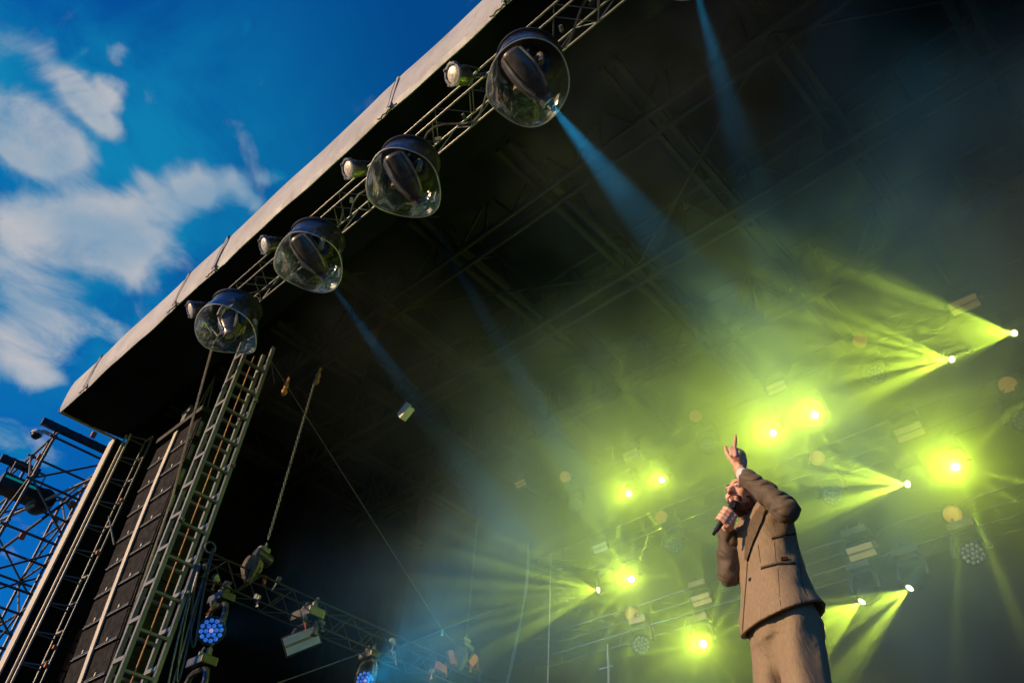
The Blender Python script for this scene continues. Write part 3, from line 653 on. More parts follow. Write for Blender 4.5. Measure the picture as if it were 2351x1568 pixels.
for k, (q, rr) in enumerate((((1213, 1245, 1200, 1400, 1165, 1568), .016), ((1265, 1270, 1262, 1400, 1258, 1568), .010))):
    a_, c_, d_ = at(q[0], q[1], y=9), at(q[2], q[3], y=9), at(q[4], q[5], y=9)
    for j in (0, 1) if k == 0 else (0,):
        pts = [(a_ * (1 - t) ** 2 + (c_ * 2 - (a_ + d_) / 2) * 2 * t * (1 - t) + d_ * t * t) + V((.04 * j * math.sin(t * 6), 0, 0)) for t in [i / 12 for i in range(13)]]
        o = MB(); o.tube(pts, rr, 5); o.top('hanging_cable', M['rope'], [['curved pale cable hanging in the teal smoke, left strand', 'curved pale cable hanging in the teal smoke, right strand'][j], 'straight faint cable right of the curved pair'][k], 'cable', smooth=True)
# stand pole at lower centre
r_ = thing('pole', 'thin upright pole with a short cross clamp at the bottom centre', 'pole', at(1398, 1568, y=9.0) - V((0, 0, .5)))
p = r_.location; rod('shaft', p, (p.x, p.y, at(1395, 1478, y=9).z), .016, M['rope'], r_); q = at(1398, 1530, y=9); rod('cross_clamp', q + V((-.16, 0, 0)), q + V((.06, 0, 0)), .012, M['rope'], r_)

# ---------------------------------------------------------------- lamp fixtures
def cell_positions():
    pts = [(0, 0)]
    for n, r in ((6, .052), (12, .102)):
        pts += [(r * math.cos(2 * math.pi * i / n + .26), r * math.sin(2 * math.pi * i / n + .26)) for i in range(n)]
    return pts
def wash_meshes():
    b = MB(); b.lathe([(.05, -.17), (.10, -.15), (.135, -.08), (.15, .0), (.15, .035), (.138, .04), (.135, .02)], n=32, cap=(True, True)); body = b.mesh('lamp_head', M['housing'], True)
    d = {}
    for k in ('cell_blue', 'cell_off', 'cell_pink'):
        b = MB(); b.lathe([(.0, .022), (.010, .020), (.019, .010), (.0235, -.004)], n=12, cap=(False, False)); d[k] = b.mesh('cell', M[k], True)
    return body, d
WB, WC = wash_meshes()
def yoke_mesh(w_, h_, th=.03):
    b = MB(); pts = [(-w_, 0, -h_), (-w_ * 1.02, 0, -h_ * .55), (-w_ * .8, 0, -h_ * .18), (-w_ * .4, 0, -.02), (w_ * .4, 0, -.02), (w_ * .8, 0, -h_ * .18), (w_ * 1.02, 0, -h_ * .55), (w_, 0, -h_)]
    b.tube(pts, [th * 1.2, th, th, th, th, th, th, th * 1.2], 8)
    return b.mesh('yoke', M['housing'], True)
YK = yoke_mesh(.19, .27); YK2 = yoke_mesh(.16, .24, .026)
b = MB(); b.box((0, 0, .05), (.30, .17, .085), bev=.012); FB = b.mesh('base_box', M['bullet'])
b = MB(); b.box((0, 0, .115), (.2, .05, .04), bev=.006); b.box((-.08, 0, .15), (.03, .05, .05), bev=.006); b.box((.08, 0, .15), (.03, .05, .05), bev=.006); b.tube([(-.08, 0, .13), (-.08, 0, .19), (-.04, 0, .21)], .012, 6); b.tube([(.08, 0, .13), (.08, 0, .19), (.12, 0, .21)], .012, 6); CLM = b.mesh('clamp', M['steel'])
def fixture_root(name, p, lab, group, drop):
    r_ = thing(name, lab, 'stage light', V(p) + V((0, 0, drop)), group)
    tocam = (CAM - V(p)); az = math.atan2(tocam.y, tocam.x) + math.pi / 2
    return r_, az
b = MB(); b.box((0, 0, .05), (.30, .17, .085), bev=.012); FBD = b.mesh('base_box', M['black'])
def wash(p, lab, group, lit=False, aim=None, s=1.0, az_off=.0, dark=False):
    drop = .30 * s; r_, az = fixture_root('wash_lamp', p, lab, group, drop)
    RZ = Matrix.Rotation(az_off, 4, 'Z') @ Matrix.Scale(s, 4)
    child('base_box', FB if not dark else FBD, r_, RZ); child('clamp', CLM, r_, RZ); child('yoke', YK, r_, RZ)
    aim = V(aim).normalized() if aim else (CAM - V(p)).normalized()
    H = Matrix.Translation((0, 0, -drop)) @ frame(aim) @ Matrix.Scale(s, 4)
    h = child('lamp_head', WB, r_, H)
    for i, (x, y) in enumerate(cell_positions()):
        child('cell', WC['cell_off'] if not lit else (WC['cell_pink'] if i in (0,) else WC['cell_blue']), h, Matrix.Translation((x, y, .034)))
    return r_
def strobe_meshes():
    b = MB(); b.box((0, 0, -.05), (.33, .18, .10), bev=.01); a_ = b.mesh('housing', M['housing'])
    b = MB(); b.box((0, 0, .004), (.30, .066, .012), bev=.003); p_ = b.mesh('diffuser', M['panel']); b = MB(); b.box((0, 0, .004), (.30, .066, .012), bev=.003); global PAMB; PAMB = b.mesh('diffuser', M['panel_amber'])
    b = MB(); b.box((0, 0, .008), (.30, .012, .014), bev=.003); t_ = b.mesh('tube', M['panel_tube'])
    return a_, p_, t_
ST = strobe_meshes()
def strobe(p, lab, group, aim=None, s=1.0, base=True):
    drop = .16 * s; r_, az = fixture_root('strobe_bar', p, lab, group, drop)
    RZ = Matrix.Scale(s, 4)
    if base: child('base_box', FB if s < 1.4 else FBD, r_, Matrix.Scale(s, 4) @ Matrix.Translation((0, 0, .02))); child('clamp', CLM, r_, RZ)
    child('yoke', YK2, r_, RZ @ Matrix.Diagonal((1.1, 1, .65, 1)))
    aim = V(aim).normalized() if aim else V((.1, -.8, -.55)).normalized()
    x = V((1, 0, 0)); x = (x - aim * x.dot(aim)).normalized(); y = aim.cross(x)
    H = Matrix.Translation((0, 0, -drop)) @ Matrix((x, y, aim)).transposed().to_4x4() @ Matrix.Scale(s, 4)
    h = child('housing', ST[0], r_, H)
    dm_ = ST[1] if s >= 1.4 else PAMB; child('diffuser', dm_, h, Matrix.Translation((0, .043, 0))); child('diffuser', dm_, h, Matrix.Translation((0, -.043, 0))); child('tube', ST[2], h)
    return r_
def blinder_meshes():
    b = MB(); b.lathe([(.05, -.14), (.09, -.12), (.115, -.03), (.125, .02), (.125, .045), (.108, .045), (.106, .0)], n=28, cap=(True, False)); a_ = b.mesh('can', M['bullet'], True)
    b = MB(); b.lathe([(0, .035), (.05, .03), (.085, .018), (.107, .0)], n=28, cap=(False, False)); l_ = b.mesh('lens', M['amber'], True)
    b = MB(); b.box((.135, 0, .03), (.02, .035, .04)); c_ = b.mesh('clip', M['bullet']); return a_, l_, c_
BL_ = blinder_meshes()
def blinder(p, lab, s=1.0):
    r_, az = fixture_root('round_blinder', p, lab, 'round amber lamps on the rear trusses', .0)
    aim = (CAM - V(p)).normalized(); H = frame(aim) @ Matrix.Scale(s, 4)
    for nm, me in zip(('can', 'lens'), BL_): child(nm, me, r_, H)
    for t in (.4, 2.0, 3.6, 5.1): child('clip', BL_[2], r_, H @ Matrix.Rotation(t, 4, 'Z'))
    rod('clamp', p, V(p) + V((0, .25, -.16)), .018, M['housing'], r_)
def mh_meshes():
    b = MB(); b.lathe([(.03, -.16), (.08, -.15), (.10, -.09), (.105, 0), (.095, .07), (.075, .11), (.07, .145)], n=24); a_ = b.mesh('lamp_head', M['housing'], True)
    out = [a_]
    for k in ('lampcore', 'lampside'):
        b = MB(); b.lathe([(0, .162), (.022, .160), (.040, .150), (.046, .143)], n=20, cap=(False, True)); out.append(b.mesh('lens', M[k], True))
    return out
MH = mh_meshes()
STARS = []
def beamer(p, lab, aim, side=False, s=1.0, power=1.0):
    "p = the lens"
    p = V(p); aim = V(aim).normalized(); tilt = p - aim * .15 * s
    r_ = thing('moving_head', lab, 'stage light', tilt + V((0, 0, .30 * s)), 'lit moving heads on the rear trusses')
    child('base_box', FB, r_, Matrix.Scale(s, 4)); child('clamp', CLM, r_, Matrix.Scale(s, 4)); child('yoke', YK, r_, Matrix.Scale(s, 4) @ Matrix.Diagonal((.9, 1, 1, 1)))
    h = child('lamp_head', MH[0], r_, Matrix.Translation(tilt - r_.location) @ frame(aim) @ Matrix.Scale(s, 4))
    child('lens', MH[2] if side else MH[1], h)
    STARS.append((p + aim * .03, aim, side, power))
YF = 9.55
# rear trusses: three rows at different heights
for (za, zb, lab) in ((9.62, 9.98, 'highest rear lighting truss, nearly lost in the bright green smoke'), (7.95, 8.30, 'middle rear lighting truss crossing behind the raised hand'), (6.46, 6.82, 'lowest rear lighting truss, its chords glinting orange at the right')):
    r_ = thing('rear_truss', lab, 'truss', (-2.5, 9.7, za), 'rear lighting trusses')
    truss(r_, (-9.0, 9.72, (za + zb) / 2), (3.5, 9.72, (za + zb) / 2), .34, zb - za, .013, .006, .6, M['alu'], faces='tbf')
A = lambda u, v: at(u, v, y=YF)
for (u, v, lab) in ((1298, 1094, 'leftmost amber disc of the top row, faint in the smoke'), (1597, 955, 'middle amber disc of the top row, left above the raised finger'), (1975, 782, 'right amber disc of the top row, a faint pale circle below the strobe bar'),
                    (1520, 1188, 'left amber disc of the middle row under the twin star lamps'), (1876, 1051, 'amber disc right of the raised hand'), (2314, 883, 'large amber disc at the right frame edge'),
                    (1451, 1409, 'amber disc straight under the lowest left star lamp'), (2187, 1180, 'bright orange amber disc on the lowest truss at right')): blinder(A(u, v), lab, 1.0)
for (u, v, s_, lab) in ((1195, 1110, .8, 'faint strobe bar furthest left in the smoke'), (1449, 1044, 1, 'faint strobe bar above the twin star lamps'), (1783, 890, 1, 'pale strobe bar above the pair of bright stars over the hand'), (2214, 700, 1.2, 'largest pale strobe bar high at the right'),
                     (1378, 1257, .9, 'small bright strobe bar left of the lowest left star lamp'), (2088, 992, 1.15, 'strobe bar right of the raised hand between bright lamps'),
                     (1610, 1376, .95, 'dull strobe bar left of the jacket'), (1977, 1266, 1.1, 'brightest strobe bar, just right of the jacket')): strobe(at(u, v, y=9.42), lab, 'strobe bars on the rear trusses', s=s_)
for (u, v, lab) in ((1320, 1158, 'barely visible many-celled lamp furthest left on the top row'), (1627, 1023, 'faint many-celled lamp left of the raised finger'), (2010, 860, 'faint many-celled lamp in the brightest smoke at right'),
                    (1548, 1250, 'many-celled lamp with curved yoke left of the microphone'), (1912, 1137, 'many-celled lamp right of the raised sleeve'), (2351, 965, 'many-celled lamp cut by the right frame edge'),
                    (1473, 1480, 'many-celled lamp low left below the amber disc'), (2234, 1271, 'clearest many-celled lamp, dark and unlit, lower right')): wash(A(u, v), lab, 'many-celled lamps on the rear trusses')
tc_ = lambda p: (CAM - V(p)).normalized()
SX = V((-1, -.35, .12)).normalized()
stars = [(1444, 1133, 0, .9, 'left star lamp of the pair above the microphone hand'), (1520, 1102, 0, .9, 'right star lamp of the pair above the microphone hand'), (1775, 994, 0, 1.2, 'bright star lamp just right of the pointing finger'), (1872, 953, 0, 1.2, 'bright star lamp to the upper right of the finger'),
         (2185, 825, 1, 1.3, 'sideways fan-beam lamp, left of the pair at the upper right'), (2328, 765, 1, 1.5, 'sideways fan-beam lamp highest at the right edge'), (1450, 1329, 0, 1.1, 'lone star lamp left of the bent elbow'), (1373, 1354, 1, .8, 'sideways fan-beam lamp furthest left'),
         (2083, 1111, 1, 1.2, 'sideways fan-beam lamp between star lamp and jacket'), (2194, 1071, 0, 1.2, 'star lamp at right with golden rays'), (1615, 1478, 0, .9, 'lowest star lamp left of the trousers'), (1978, 1381, 1, .8, 'downward fan-beam lamp right behind the jacket tail'), (2088, 1350, 1, .7, 'downward fan-beam lamp lowest at right under its curved yoke')]
for (u, v, sd, pw, lab) in stars:
    p = at(u, v, y=9.45)
    if not sd: aim = tc_(p)
    elif lab.startswith('down'): aim = V((-.58, -.47, -.82))
    elif 'furthest left' in lab: aim = V((-.50, -.90, -.38))
    else: aim = V((-.50, -.92, -.36))
    beamer(p, lab, aim, 2 if lab.startswith('down') else sd, 1.0, pw)
# lit and unlit lamps on the side truss
wash(at(485, 1447, x=-9.0), 'blue lit many-celled lamp hanging at the lower left', 'blue many-celled lamps on the side truss', True, s=1.12, dark=True)
wash(at(838, 1562, x=-9.0), 'small blue lit many-celled lamp at the bottom edge', 'blue many-celled lamps on the side truss', True, s=.95, dark=True)
strobe(at(693, 1470, x=-9.0), 'pale two-panel strobe bar with a yellow line, lower left', None, aim=(CAM - at(693, 1470, x=-9)) , s=1.45)
wash(at(470, 1562, x=-9.0) + V((0, -.1, -.25)), 'dark unlit lamp cut off by the bottom frame edge near the tower', None, False, s=1.2, dark=True)
random.seed(5)
for k, (u, v) in enumerate(((495, 1325), (520, 1340), (490, 1385), (590, 1370), (640, 1330), (700, 1418), (735, 1425), (900, 1470), (990, 1540), (1095, 1540), (470, 1300), (905, 1500))):
    q = at(u, v, x=-8.85); r_ = thing('truss_clamp', 'small metal clamp on the side truss, ' + ['upper left near the tower', 'right beside the upper left one', 'over the big blue lamp', 'under the lit chain hoist', 'right of the lit chain hoist', 'above the two-panel strobe', 'right above the two-panel strobe', 'between strobe and red slings', 'at the bottom left of the distant hoist', 'at the bottom right of the distant hoist', 'closest to the tower hook', 'lower one left of the distant hoist'][k], 'clamp', q, 'clamps on the side truss')
    R3 = Matrix.Rotation(random.uniform(0, 3), 4, 'Z') @ Matrix.Rotation(random.uniform(-.6, .6), 4, 'X')
    b = MB(); b.lathe([(.035, -.025), (.042, 0), (.035, .025)], Matrix.Rotation(1.57, 4, 'X'), 12); b.box((.04, 0, -.02), (.06, .03, .05), bev=.006); child('jaw', b.mesh('jaw', M['steel'], True), r_, R3)
    b = MB(); b.tube([(.03, 0, -.04), (.05, .01, -.12)], .010, 6); b.box((.055, .01, -.13), (.05, .012, .02), bev=.004); child('wing_knob', b.mesh('wing_knob', [M['alu'], mat('blue_knob', (.05, .25, .5), .4) if k == 0 else M['alu'], M['orange']][k % 3] if k else M['alu'], True), r_, R3)
# small pale box lamp in the dark under the blue beam
p = at(932, 945, y=5.6); r_ = thing('small_floodlight', 'small pale floodlight box hanging in the dark at the end of a blue beam', 'stage light', p)
b = MB(); b.box((0, 0, 0), (.24, .12, .17), Matrix.Rotation(-.6, 4, 'Y'), bev=.015); child('box', b.mesh('box', M['panel']), r_)
b = MB(); b.tube([(-.14, 0, .05), (-.14, 0, .22), (.12, 0, .28), (.14, 0, .0)], .012, 6); child('bracket', b.mesh('bracket', M['housing']), r_)

# ---------------------------------------------------------------- lamp light, with added smoke fill
def spot(name, p, aim, col, pw, ang, blend=.4, gobo=None, seed=0, soft=.03, fan=None):
    l = bpy.data.lights.new(name, 'SPOT'); l.energy = pw; l.color = col; l.spot_size = math.radians(ang); l.spot_blend = blend; l.shadow_soft_size = soft
    o = bpy.data.objects.new(name, l); COL.objects.link(o); o.location = p; o.rotation_euler = V(aim).to_track_quat('-Z', 'Y').to_euler()
    if gobo:
        l.use_nodes = True; t = NT(l.node_tree); e = [x for x in l.node_tree.nodes if x.type == 'EMISSION'][0]
        tc_ = t.n('ShaderNodeTexCoord'); sp_ = t.n('ShaderNodeSeparateXYZ'); t.l(tc_.outputs['Normal'], sp_.inputs[0])
        an = t.m('ARCTAN2', sp_.outputs[0], sp_.outputs[1])
        if gobo == 'star':  # ray pattern shaped to imitate lens starbursts, facing the camera
            s1 = t.m('POWER', t.m('ABSOLUTE', t.m('COSINE', t.m('MULTIPLY_ADD', an, 9, seed))), 12)
            cb = t.n('ShaderNodeCombineXYZ'); t.l(t.m('MULTIPLY', t.m('COSINE', an), 2.2), cb.inputs[0]); t.l(t.m('MULTIPLY', t.m('SINE', an), 2.2), cb.inputs[1]); cb.inputs[2].default_value = seed * 3.7
            nz = t.mr(t.noise(cb.outputs[0], 1.6, 3), .35, .65, .1, 1.7)
            wide = t.mr(t.m('ABSOLUTE', sp_.outputs[2]), .40, .90, 1, .0); v_ = t.m('ADD', t.m('MULTIPLY', t.m('MULTIPLY', t.m('MULTIPLY', s1, nz), wide), 5.5), t.m('MULTIPLY_ADD', wide, .25, .20))
        else:
            # a blade of beams thrown sideways: gobo window round the azimuth fan[0] (radians, half width fan[1])
            q = Matrix(o.rotation_euler.to_matrix()).transposed() @ V(fan[0]); a0 = math.atan2(q.x, q.y)
            dl = t.m('SUBTRACT', an, a0); dl = t.m('ARCTAN2', t.m('SINE', dl), t.m('COSINE', dl)); ad = t.m('ABSOLUTE', dl)
            cb = t.n('ShaderNodeCombineXYZ'); t.l(t.m('MULTIPLY', dl, 3.2), cb.inputs[0]); cb.inputs[1].default_value = seed * 5.3
            rays = t.mr(t.noise(cb.outputs[0], 3.2, 3, .6), .36, .64, .12, 2.0)
            v_ = t.m('MULTIPLY', t.m('MULTIPLY', rays, t.mr(ad, fan[1] * .72, fan[1], 1, 0)), t.mr(t.m('ABSOLUTE', sp_.outputs[2]), .80, .97, 1, .1))
        t.l(v_, e.inputs['Strength'])
    return o
LG = (.70, 1, .05)
for k, (p, aim, side, pw) in enumerate(STARS):
    if side: spot('lamp_and_fill_light', p, tc_(p), LG, 300 * pw, 168, .15, 'fan', k, .012, (-cr * .9 + cd * (.55 if side == 2 else .03), .62 if side == 1 else .5))
    else: spot('lamp_and_fill_light', p, aim, LG, 180 * pw, 118, .35, 'star', k * .7, .015); spot('lamp_and_fill_light', p, -cr * .8 - cd * .22 - cf * .35, LG, 135 * pw, 128, 1.0)  # second wide flood added at each star lamp to fill the smoke
BC = (.015, .50, 1)
bp = {1: (1100, 9), 2: (1700, 7), 3: (1100, 16), 4: (650, 13), 5: (170, 44), 6: (220, 44)}  # last two, out of view, are added fill tinting the smoke teal
for (k, p, aim) in BLUEBEAM: spot('lamp_and_fill_light', p, aim, BC, bp[k][0] * 6, bp[k][1], .35, None)
p = at(485, 1447, x=-9.0); spot('lamp_and_fill_light', p + tc_(p) * .35, V((.75, .6, .30)), (.02, .42, .9), 1000, 100, .9)
p = at(838, 1562, x=-9.0); spot('lamp_and_fill_light', p + tc_(p) * .35, V((.7, .55, .5)), (.02, .44, .85), 900, 100, .9)

# ---------------------------------------------------------------- stage smoke
b = MB(); b.box((-3.4, 6.65, 6.95), (23.2, 8.1, 9.1))
sm = bpy.data.materials.new('stage_smoke'); sm.use_nodes = True; t = NT(sm.node_tree); sm.node_tree.nodes.clear()
out = t.n('ShaderNodeOutputMaterial'); pv = t.n('ShaderNodeVolumePrincipled'); t.l(pv.outputs[0], out.inputs['Volume'])
g_ = t.n('ShaderNodeNewGeometry'); P = g_.outputs['Position']
wn = t.n('ShaderNodeTexNoise'); wn.inputs['Scale'].default_value = .5; wn.inputs['Detail'].default_value = 2; t.l(P, wn.inputs['Vector'])
PWv = t.vm('ADD', P, t.vm('MULTIPLY', t.vm('SUBTRACT', wn.outputs[1], (.5, .5, .5)), (2.2, 2.2, 2.2)))
s3 = t.n('ShaderNodeSeparateXYZ'); t.l(PWv, s3.inputs[0])
env = t.m('MULTIPLY', t.mr(s3.outputs[0], -10.6, -5.2, 0, 1), t.m('MULTIPLY', t.mr(s3.outputs[1], 4.6, 7.2, 0, 1), t.mr(s3.outputs[1], 8.0, 9.0, .6, 1.5)))
env = t.m('MULTIPLY', env, t.mr(s3.outputs[2], 9.2, 11.2, 1, .12))
env = t.m('MULTIPLY', env, t.mr(s3.outputs[2], 4.0, 6.6, .18, 1))
n0 = t.mr(t.noise(PWv, .62, 4, .55), .34, .68, .22, 1.2); calm = t.mr(s3.outputs[1], 8.0, 9.1, 0, .8); n_ = t.m('ADD', t.m('MULTIPLY', n0, t.m('SUBTRACT', 1, calm)), t.m('MULTIPLY', calm, .62))
den = t.m('MULTIPLY_ADD', t.m('MULTIPLY', env, n_), .52, .0002)
fr = t.m('MULTIPLY', t.mr(t.noise(PWv, .8, 3), .45, .7, 0, 1), .001)
puff = None
for (c_, R_, a_) in (((-2.4, 3.6, 8.1), 1.5, .06), ((-5.9, 3.7, 7.8), 1.8, .026), ((-.9, 3.5, 8.2), 1.5, .05), ((-7.6, 6.8, 5.2), 2.4, .025)):
    g2 = t.mr(t.vm('DISTANCE', PWv, c_), R_ * .3, R_, a_, 0); puff = g2 if puff is None else t.m('ADD', puff, g2)
puff = t.m('MULTIPLY', puff, t.mr(t.noise(P, 2.2, 4, .6), .35, .65, .35, 1.3))
t.l(t.m('ADD', t.m('ADD', den, fr), puff), pv.inputs['Density']); pv.inputs['Color'].default_value = (.60, .60, .60, 1); pv.inputs['Anisotropy'].default_value = .62
b.top('stage_smoke', sm, 'green and teal stage smoke filling the air under the roof', 'smoke', kind='stuff')
# ---------------------------------------------------------------- the singer
HP = V((-1.68, 3.60, 0)); NA = V((-.425, .905, 0)); EA = V((.905, .425, 0)); UP = V((0, 0, 1)); DECK = 2.30
def Q(u, v, w_=0.0):
    "point seen at (u, v) on the upright plane through the singer, pushed w_ metres away from the audience"
    d = cr * (u - 1175.5) + cd * (v - 784) + cf * FPX
    k = ((HP + NA * w_) - CAM).dot(NA) / d.dot(NA); return CAM + d * k
class Field:
    def __init__(s, lo, hi, h, big=1.0):
        s.lo = np.array(lo, float); s.h = h; s.n = np.ceil((np.array(hi) - s.lo) / h).astype(int) + 1
        s.F = np.full(s.n, big, np.float32)
    def _slab(s, lo, hi, pad):
        a = np.maximum(0, np.floor((np.array(lo) - pad - s.lo) / s.h).astype(int)); b = np.minimum(s.n, np.ceil((np.array(hi) + pad - s.lo) / s.h).astype(int) + 1)
        if (b <= a).any(): return None
        ax = [s.lo[i] + s.h * np.arange(a[i], b[i]) for i in range(3)]
        X_, Y_, Z_ = np.meshgrid(*ax, indexing='ij', sparse=True)
        return tuple(slice(a[i], b[i]) for i in range(3)), X_, Y_, Z_
    def _put(s, sl, d, k, sub):
        f = s.F[sl]
        if sub: f2 = -f; 
        else: f2 = f
        if k > 0:
            hh = np.clip(.5 + .5 * (d - f2) / k, 0, 1); r = d * (1 - hh) + f2 * hh - k * hh * (1 - hh)
        else: r = np.minimum(d, f2)
        s.F[sl] = -r if sub else r
    def cone(s, a, b, ra, rb, k=.01, sub=False):
        a, b = np.array(a), np.array(b); m = max(ra, rb); q = s._slab(np.minimum(a, b) - m, np.maximum(a, b) + m, k * 2 + 3 * s.h + .02)
        if q is None: return
        sl_, X_, Y_, Z_ = q; ab = b - a; L2 = max(1e-9, ab @ ab)
        t = np.clip(((X_ - a[0]) * ab[0] + (Y_ - a[1]) * ab[1] + (Z_ - a[2]) * ab[2]) / L2, 0, 1)
        d = np.sqrt((X_ - a[0] - t * ab[0]) ** 2 + (Y_ - a[1] - t * ab[1]) ** 2 + (Z_ - a[2] - t * ab[2]) ** 2) - (ra + (rb - ra) * t)
        s._put(sl_, d.astype(np.float32), k, sub)
    def chain(s, pts, rs, k=.01):
        for i in range(len(pts) - 1): s.cone(pts[i], pts[i + 1], rs[i], rs[i + 1], k)
    def ell(s, c, R, rad, k=.01, sub=False):
        "R rows = local axes"
        c = np.array(c); m = max(rad); q = s._slab(c - m, c + m, k * 2 + 3 * s.h + .02)
        if q is None: return
        sl_, X_, Y_, Z_ = q; dx, dy, dz = X_ - c[0], Y_ - c[1], Z_ - c[2]; t = 0; g = 0
        for i in range(3):
            l_ = dx * R[i][0] + dy * R[i][1] + dz * R[i][2]; t = t + (l_ / rad[i]) ** 2; g = g + (l_ / rad[i] ** 2) ** 2
        k0 = np.sqrt(t); d = k0 * (k0 - 1) / np.maximum(1e-6, np.sqrt(g))
        s._put(sl_, d.astype(np.float32), k, sub)
    def stack(s, rows, k=.02, sub=False, wr=None):
        "rows: (z, centre x, y, half side, half front, axis angle); superellipse section loft; side axis at the angle"
        rows = sorted(rows, key=lambda r_: r_[0]); Zs = [r_[0] for r_ in rows]; m = max(max(r_[3], r_[4]) for r_ in rows) + .05
        lo = (min(r_[1] for r_ in rows) - m, min(r_[2] for r_ in rows) - m, Zs[0]); hi = (max(r_[1] for r_ in rows) + m, max(r_[2] for r_ in rows) + m, Zs[-1])
        q = s._slab(lo, hi, k * 2 + 3 * s.h + .02); sl_, X_, Y_, Z_ = q; zz = Z_
        f = lambda j: np.interp(zz, Zs, [r_[j] for r_ in rows])
        cx, cy_, A_, B_, an = f(1), f(2), f(3), f(4), f(5); ca, sa = np.cos(an), np.sin(an)
        p = (X_ - cx) * ca + (Y_ - cy_) * sa; r_ = -(X_ - cx) * sa + (Y_ - cy_) * ca
        e = 2.35; kk = (np.abs(p / A_) ** e + np.abs(r_ / B_) ** e) ** (1 / e); d = (kk - 1) * np.minimum(A_, B_) * 1.05
        if wr is not None: d = d + wr(p, r_, Z_, X_, Y_)
        d = np.maximum(d, np.maximum(Zs[0] - Z_, Z_ - Zs[-1]))
        s._put(sl_, d.astype(np.float32), k, sub)
    def warp(s, fn):
        ax = [s.lo[i] + s.h * np.arange(s.n[i]) for i in range(3)]; X_, Y_, Z_ = np.meshgrid(*ax, indexing='ij', sparse=True)
        s.F += fn(X_, Y_, Z_).astype(np.float32)
    def mesh(s, name, m, base, smooth=2):
        F = s.F; I = F < 0; n = F.shape
        # surface nets
        c = [I[i:n[0] - 1 + i, j:n[1] - 1 + j, k:n[2] - 1 + k] for i in (0, 1) for j in (0, 1) for k in (0, 1)]
        sm_ = sum(x.astype(np.int8) for x in c); act = (sm_ > 0) & (sm_ < 8); idx = -np.ones(act.shape, np.int64); A_ = np.argwhere(act); idx[act] = np.arange(len(A_))
        acc_ = np.zeros((len(A_), 3)); cnt = np.zeros(len(A_)); cs = [(i, j, k) for i in (0, 1) for j in (0, 1) for k in (0, 1)]
        fv = [F[A_[:, 0] + i, A_[:, 1] + j, A_[:, 2] + k] for (i, j, k) in cs]
        for p in range(8):
            for q in range(p + 1, 8):
                if sum(abs(cs[p][t] - cs[q][t]) for t in range(3)) != 1: continue
                a_, b_ = fv[p], fv[q]; mk = (a_ < 0) != (b_ < 0); t = np.where(mk, a_ / np.where(mk, a_ - b_, 1), 0)
                for ax in range(3): acc_[:, ax] += np.where(mk, cs[p][ax] + t * (cs[q][ax] - cs[p][ax]), 0)
                cnt += mk
        vt = s.lo + s.h * (A_ + acc_ / cnt[:, None])
        faces = []
        for ax in range(3):
            o1, o2 = [(1, 2), (2, 0), (0, 1)][ax]
            sl0 = [slice(None)] * 3; sl1 = [slice(None)] * 3; sl0[ax] = slice(0, -1); sl1[ax] = slice(1, None)
            ch = I[tuple(sl0)] != I[tuple(sl1)]; E_ = np.argwhere(ch); E_ = E_[(E_[:, o1] > 0) & (E_[:, o2] > 0) & (E_[:, o1] < n[o1] - 1) & (E_[:, o2] < n[o2] - 1)]
            ins = I[E_[:, 0], E_[:, 1], E_[:, 2]]
            def g_(d1, d2):
                e = E_.copy(); e[:, o1] -= d1; e[:, o2] -= d2; return idx[e[:, 0], e[:, 1], e[:, 2]]
            qd = np.stack([g_(1, 1), g_(0, 1), g_(0, 0), g_(1, 0)], 1); qd[~ins] = qd[~ins][:, ::-1]; faces.append(qd)
        fc = np.concatenate(faces); fc = fc[(fc >= 0).all(1)]
        for it in range(smooth):
            nb = np.zeros_like(vt); ct = np.zeros(len(vt))
            for i in range(4): np.add.at(nb, fc[:, i], vt[fc[:, (i + 1) % 4]]); np.add.at(ct, fc[:, i], 1)
            vt = vt * .5 + .5 * nb / np.maximum(ct, 1)[:, None]
        me = bpy.data.meshes.new(name); vt = vt - np.array(base); me.vertices.add(len(vt)); me.vertices.foreach_set('co', vt.ravel())
        me.loops.add(len(fc) * 4); me.loops.foreach_set('vertex_index', fc.ravel().astype(np.int32)); me.polygons.add(len(fc))
        me.polygons.foreach_set('loop_start', np.arange(0, len(fc) * 4, 4, dtype=np.int32)); me.update(calc_edges=True); me.validate()
        me.polygons.foreach_set('use_smooth', [True] * len(me.polygons)); me.materials.append(m); return me

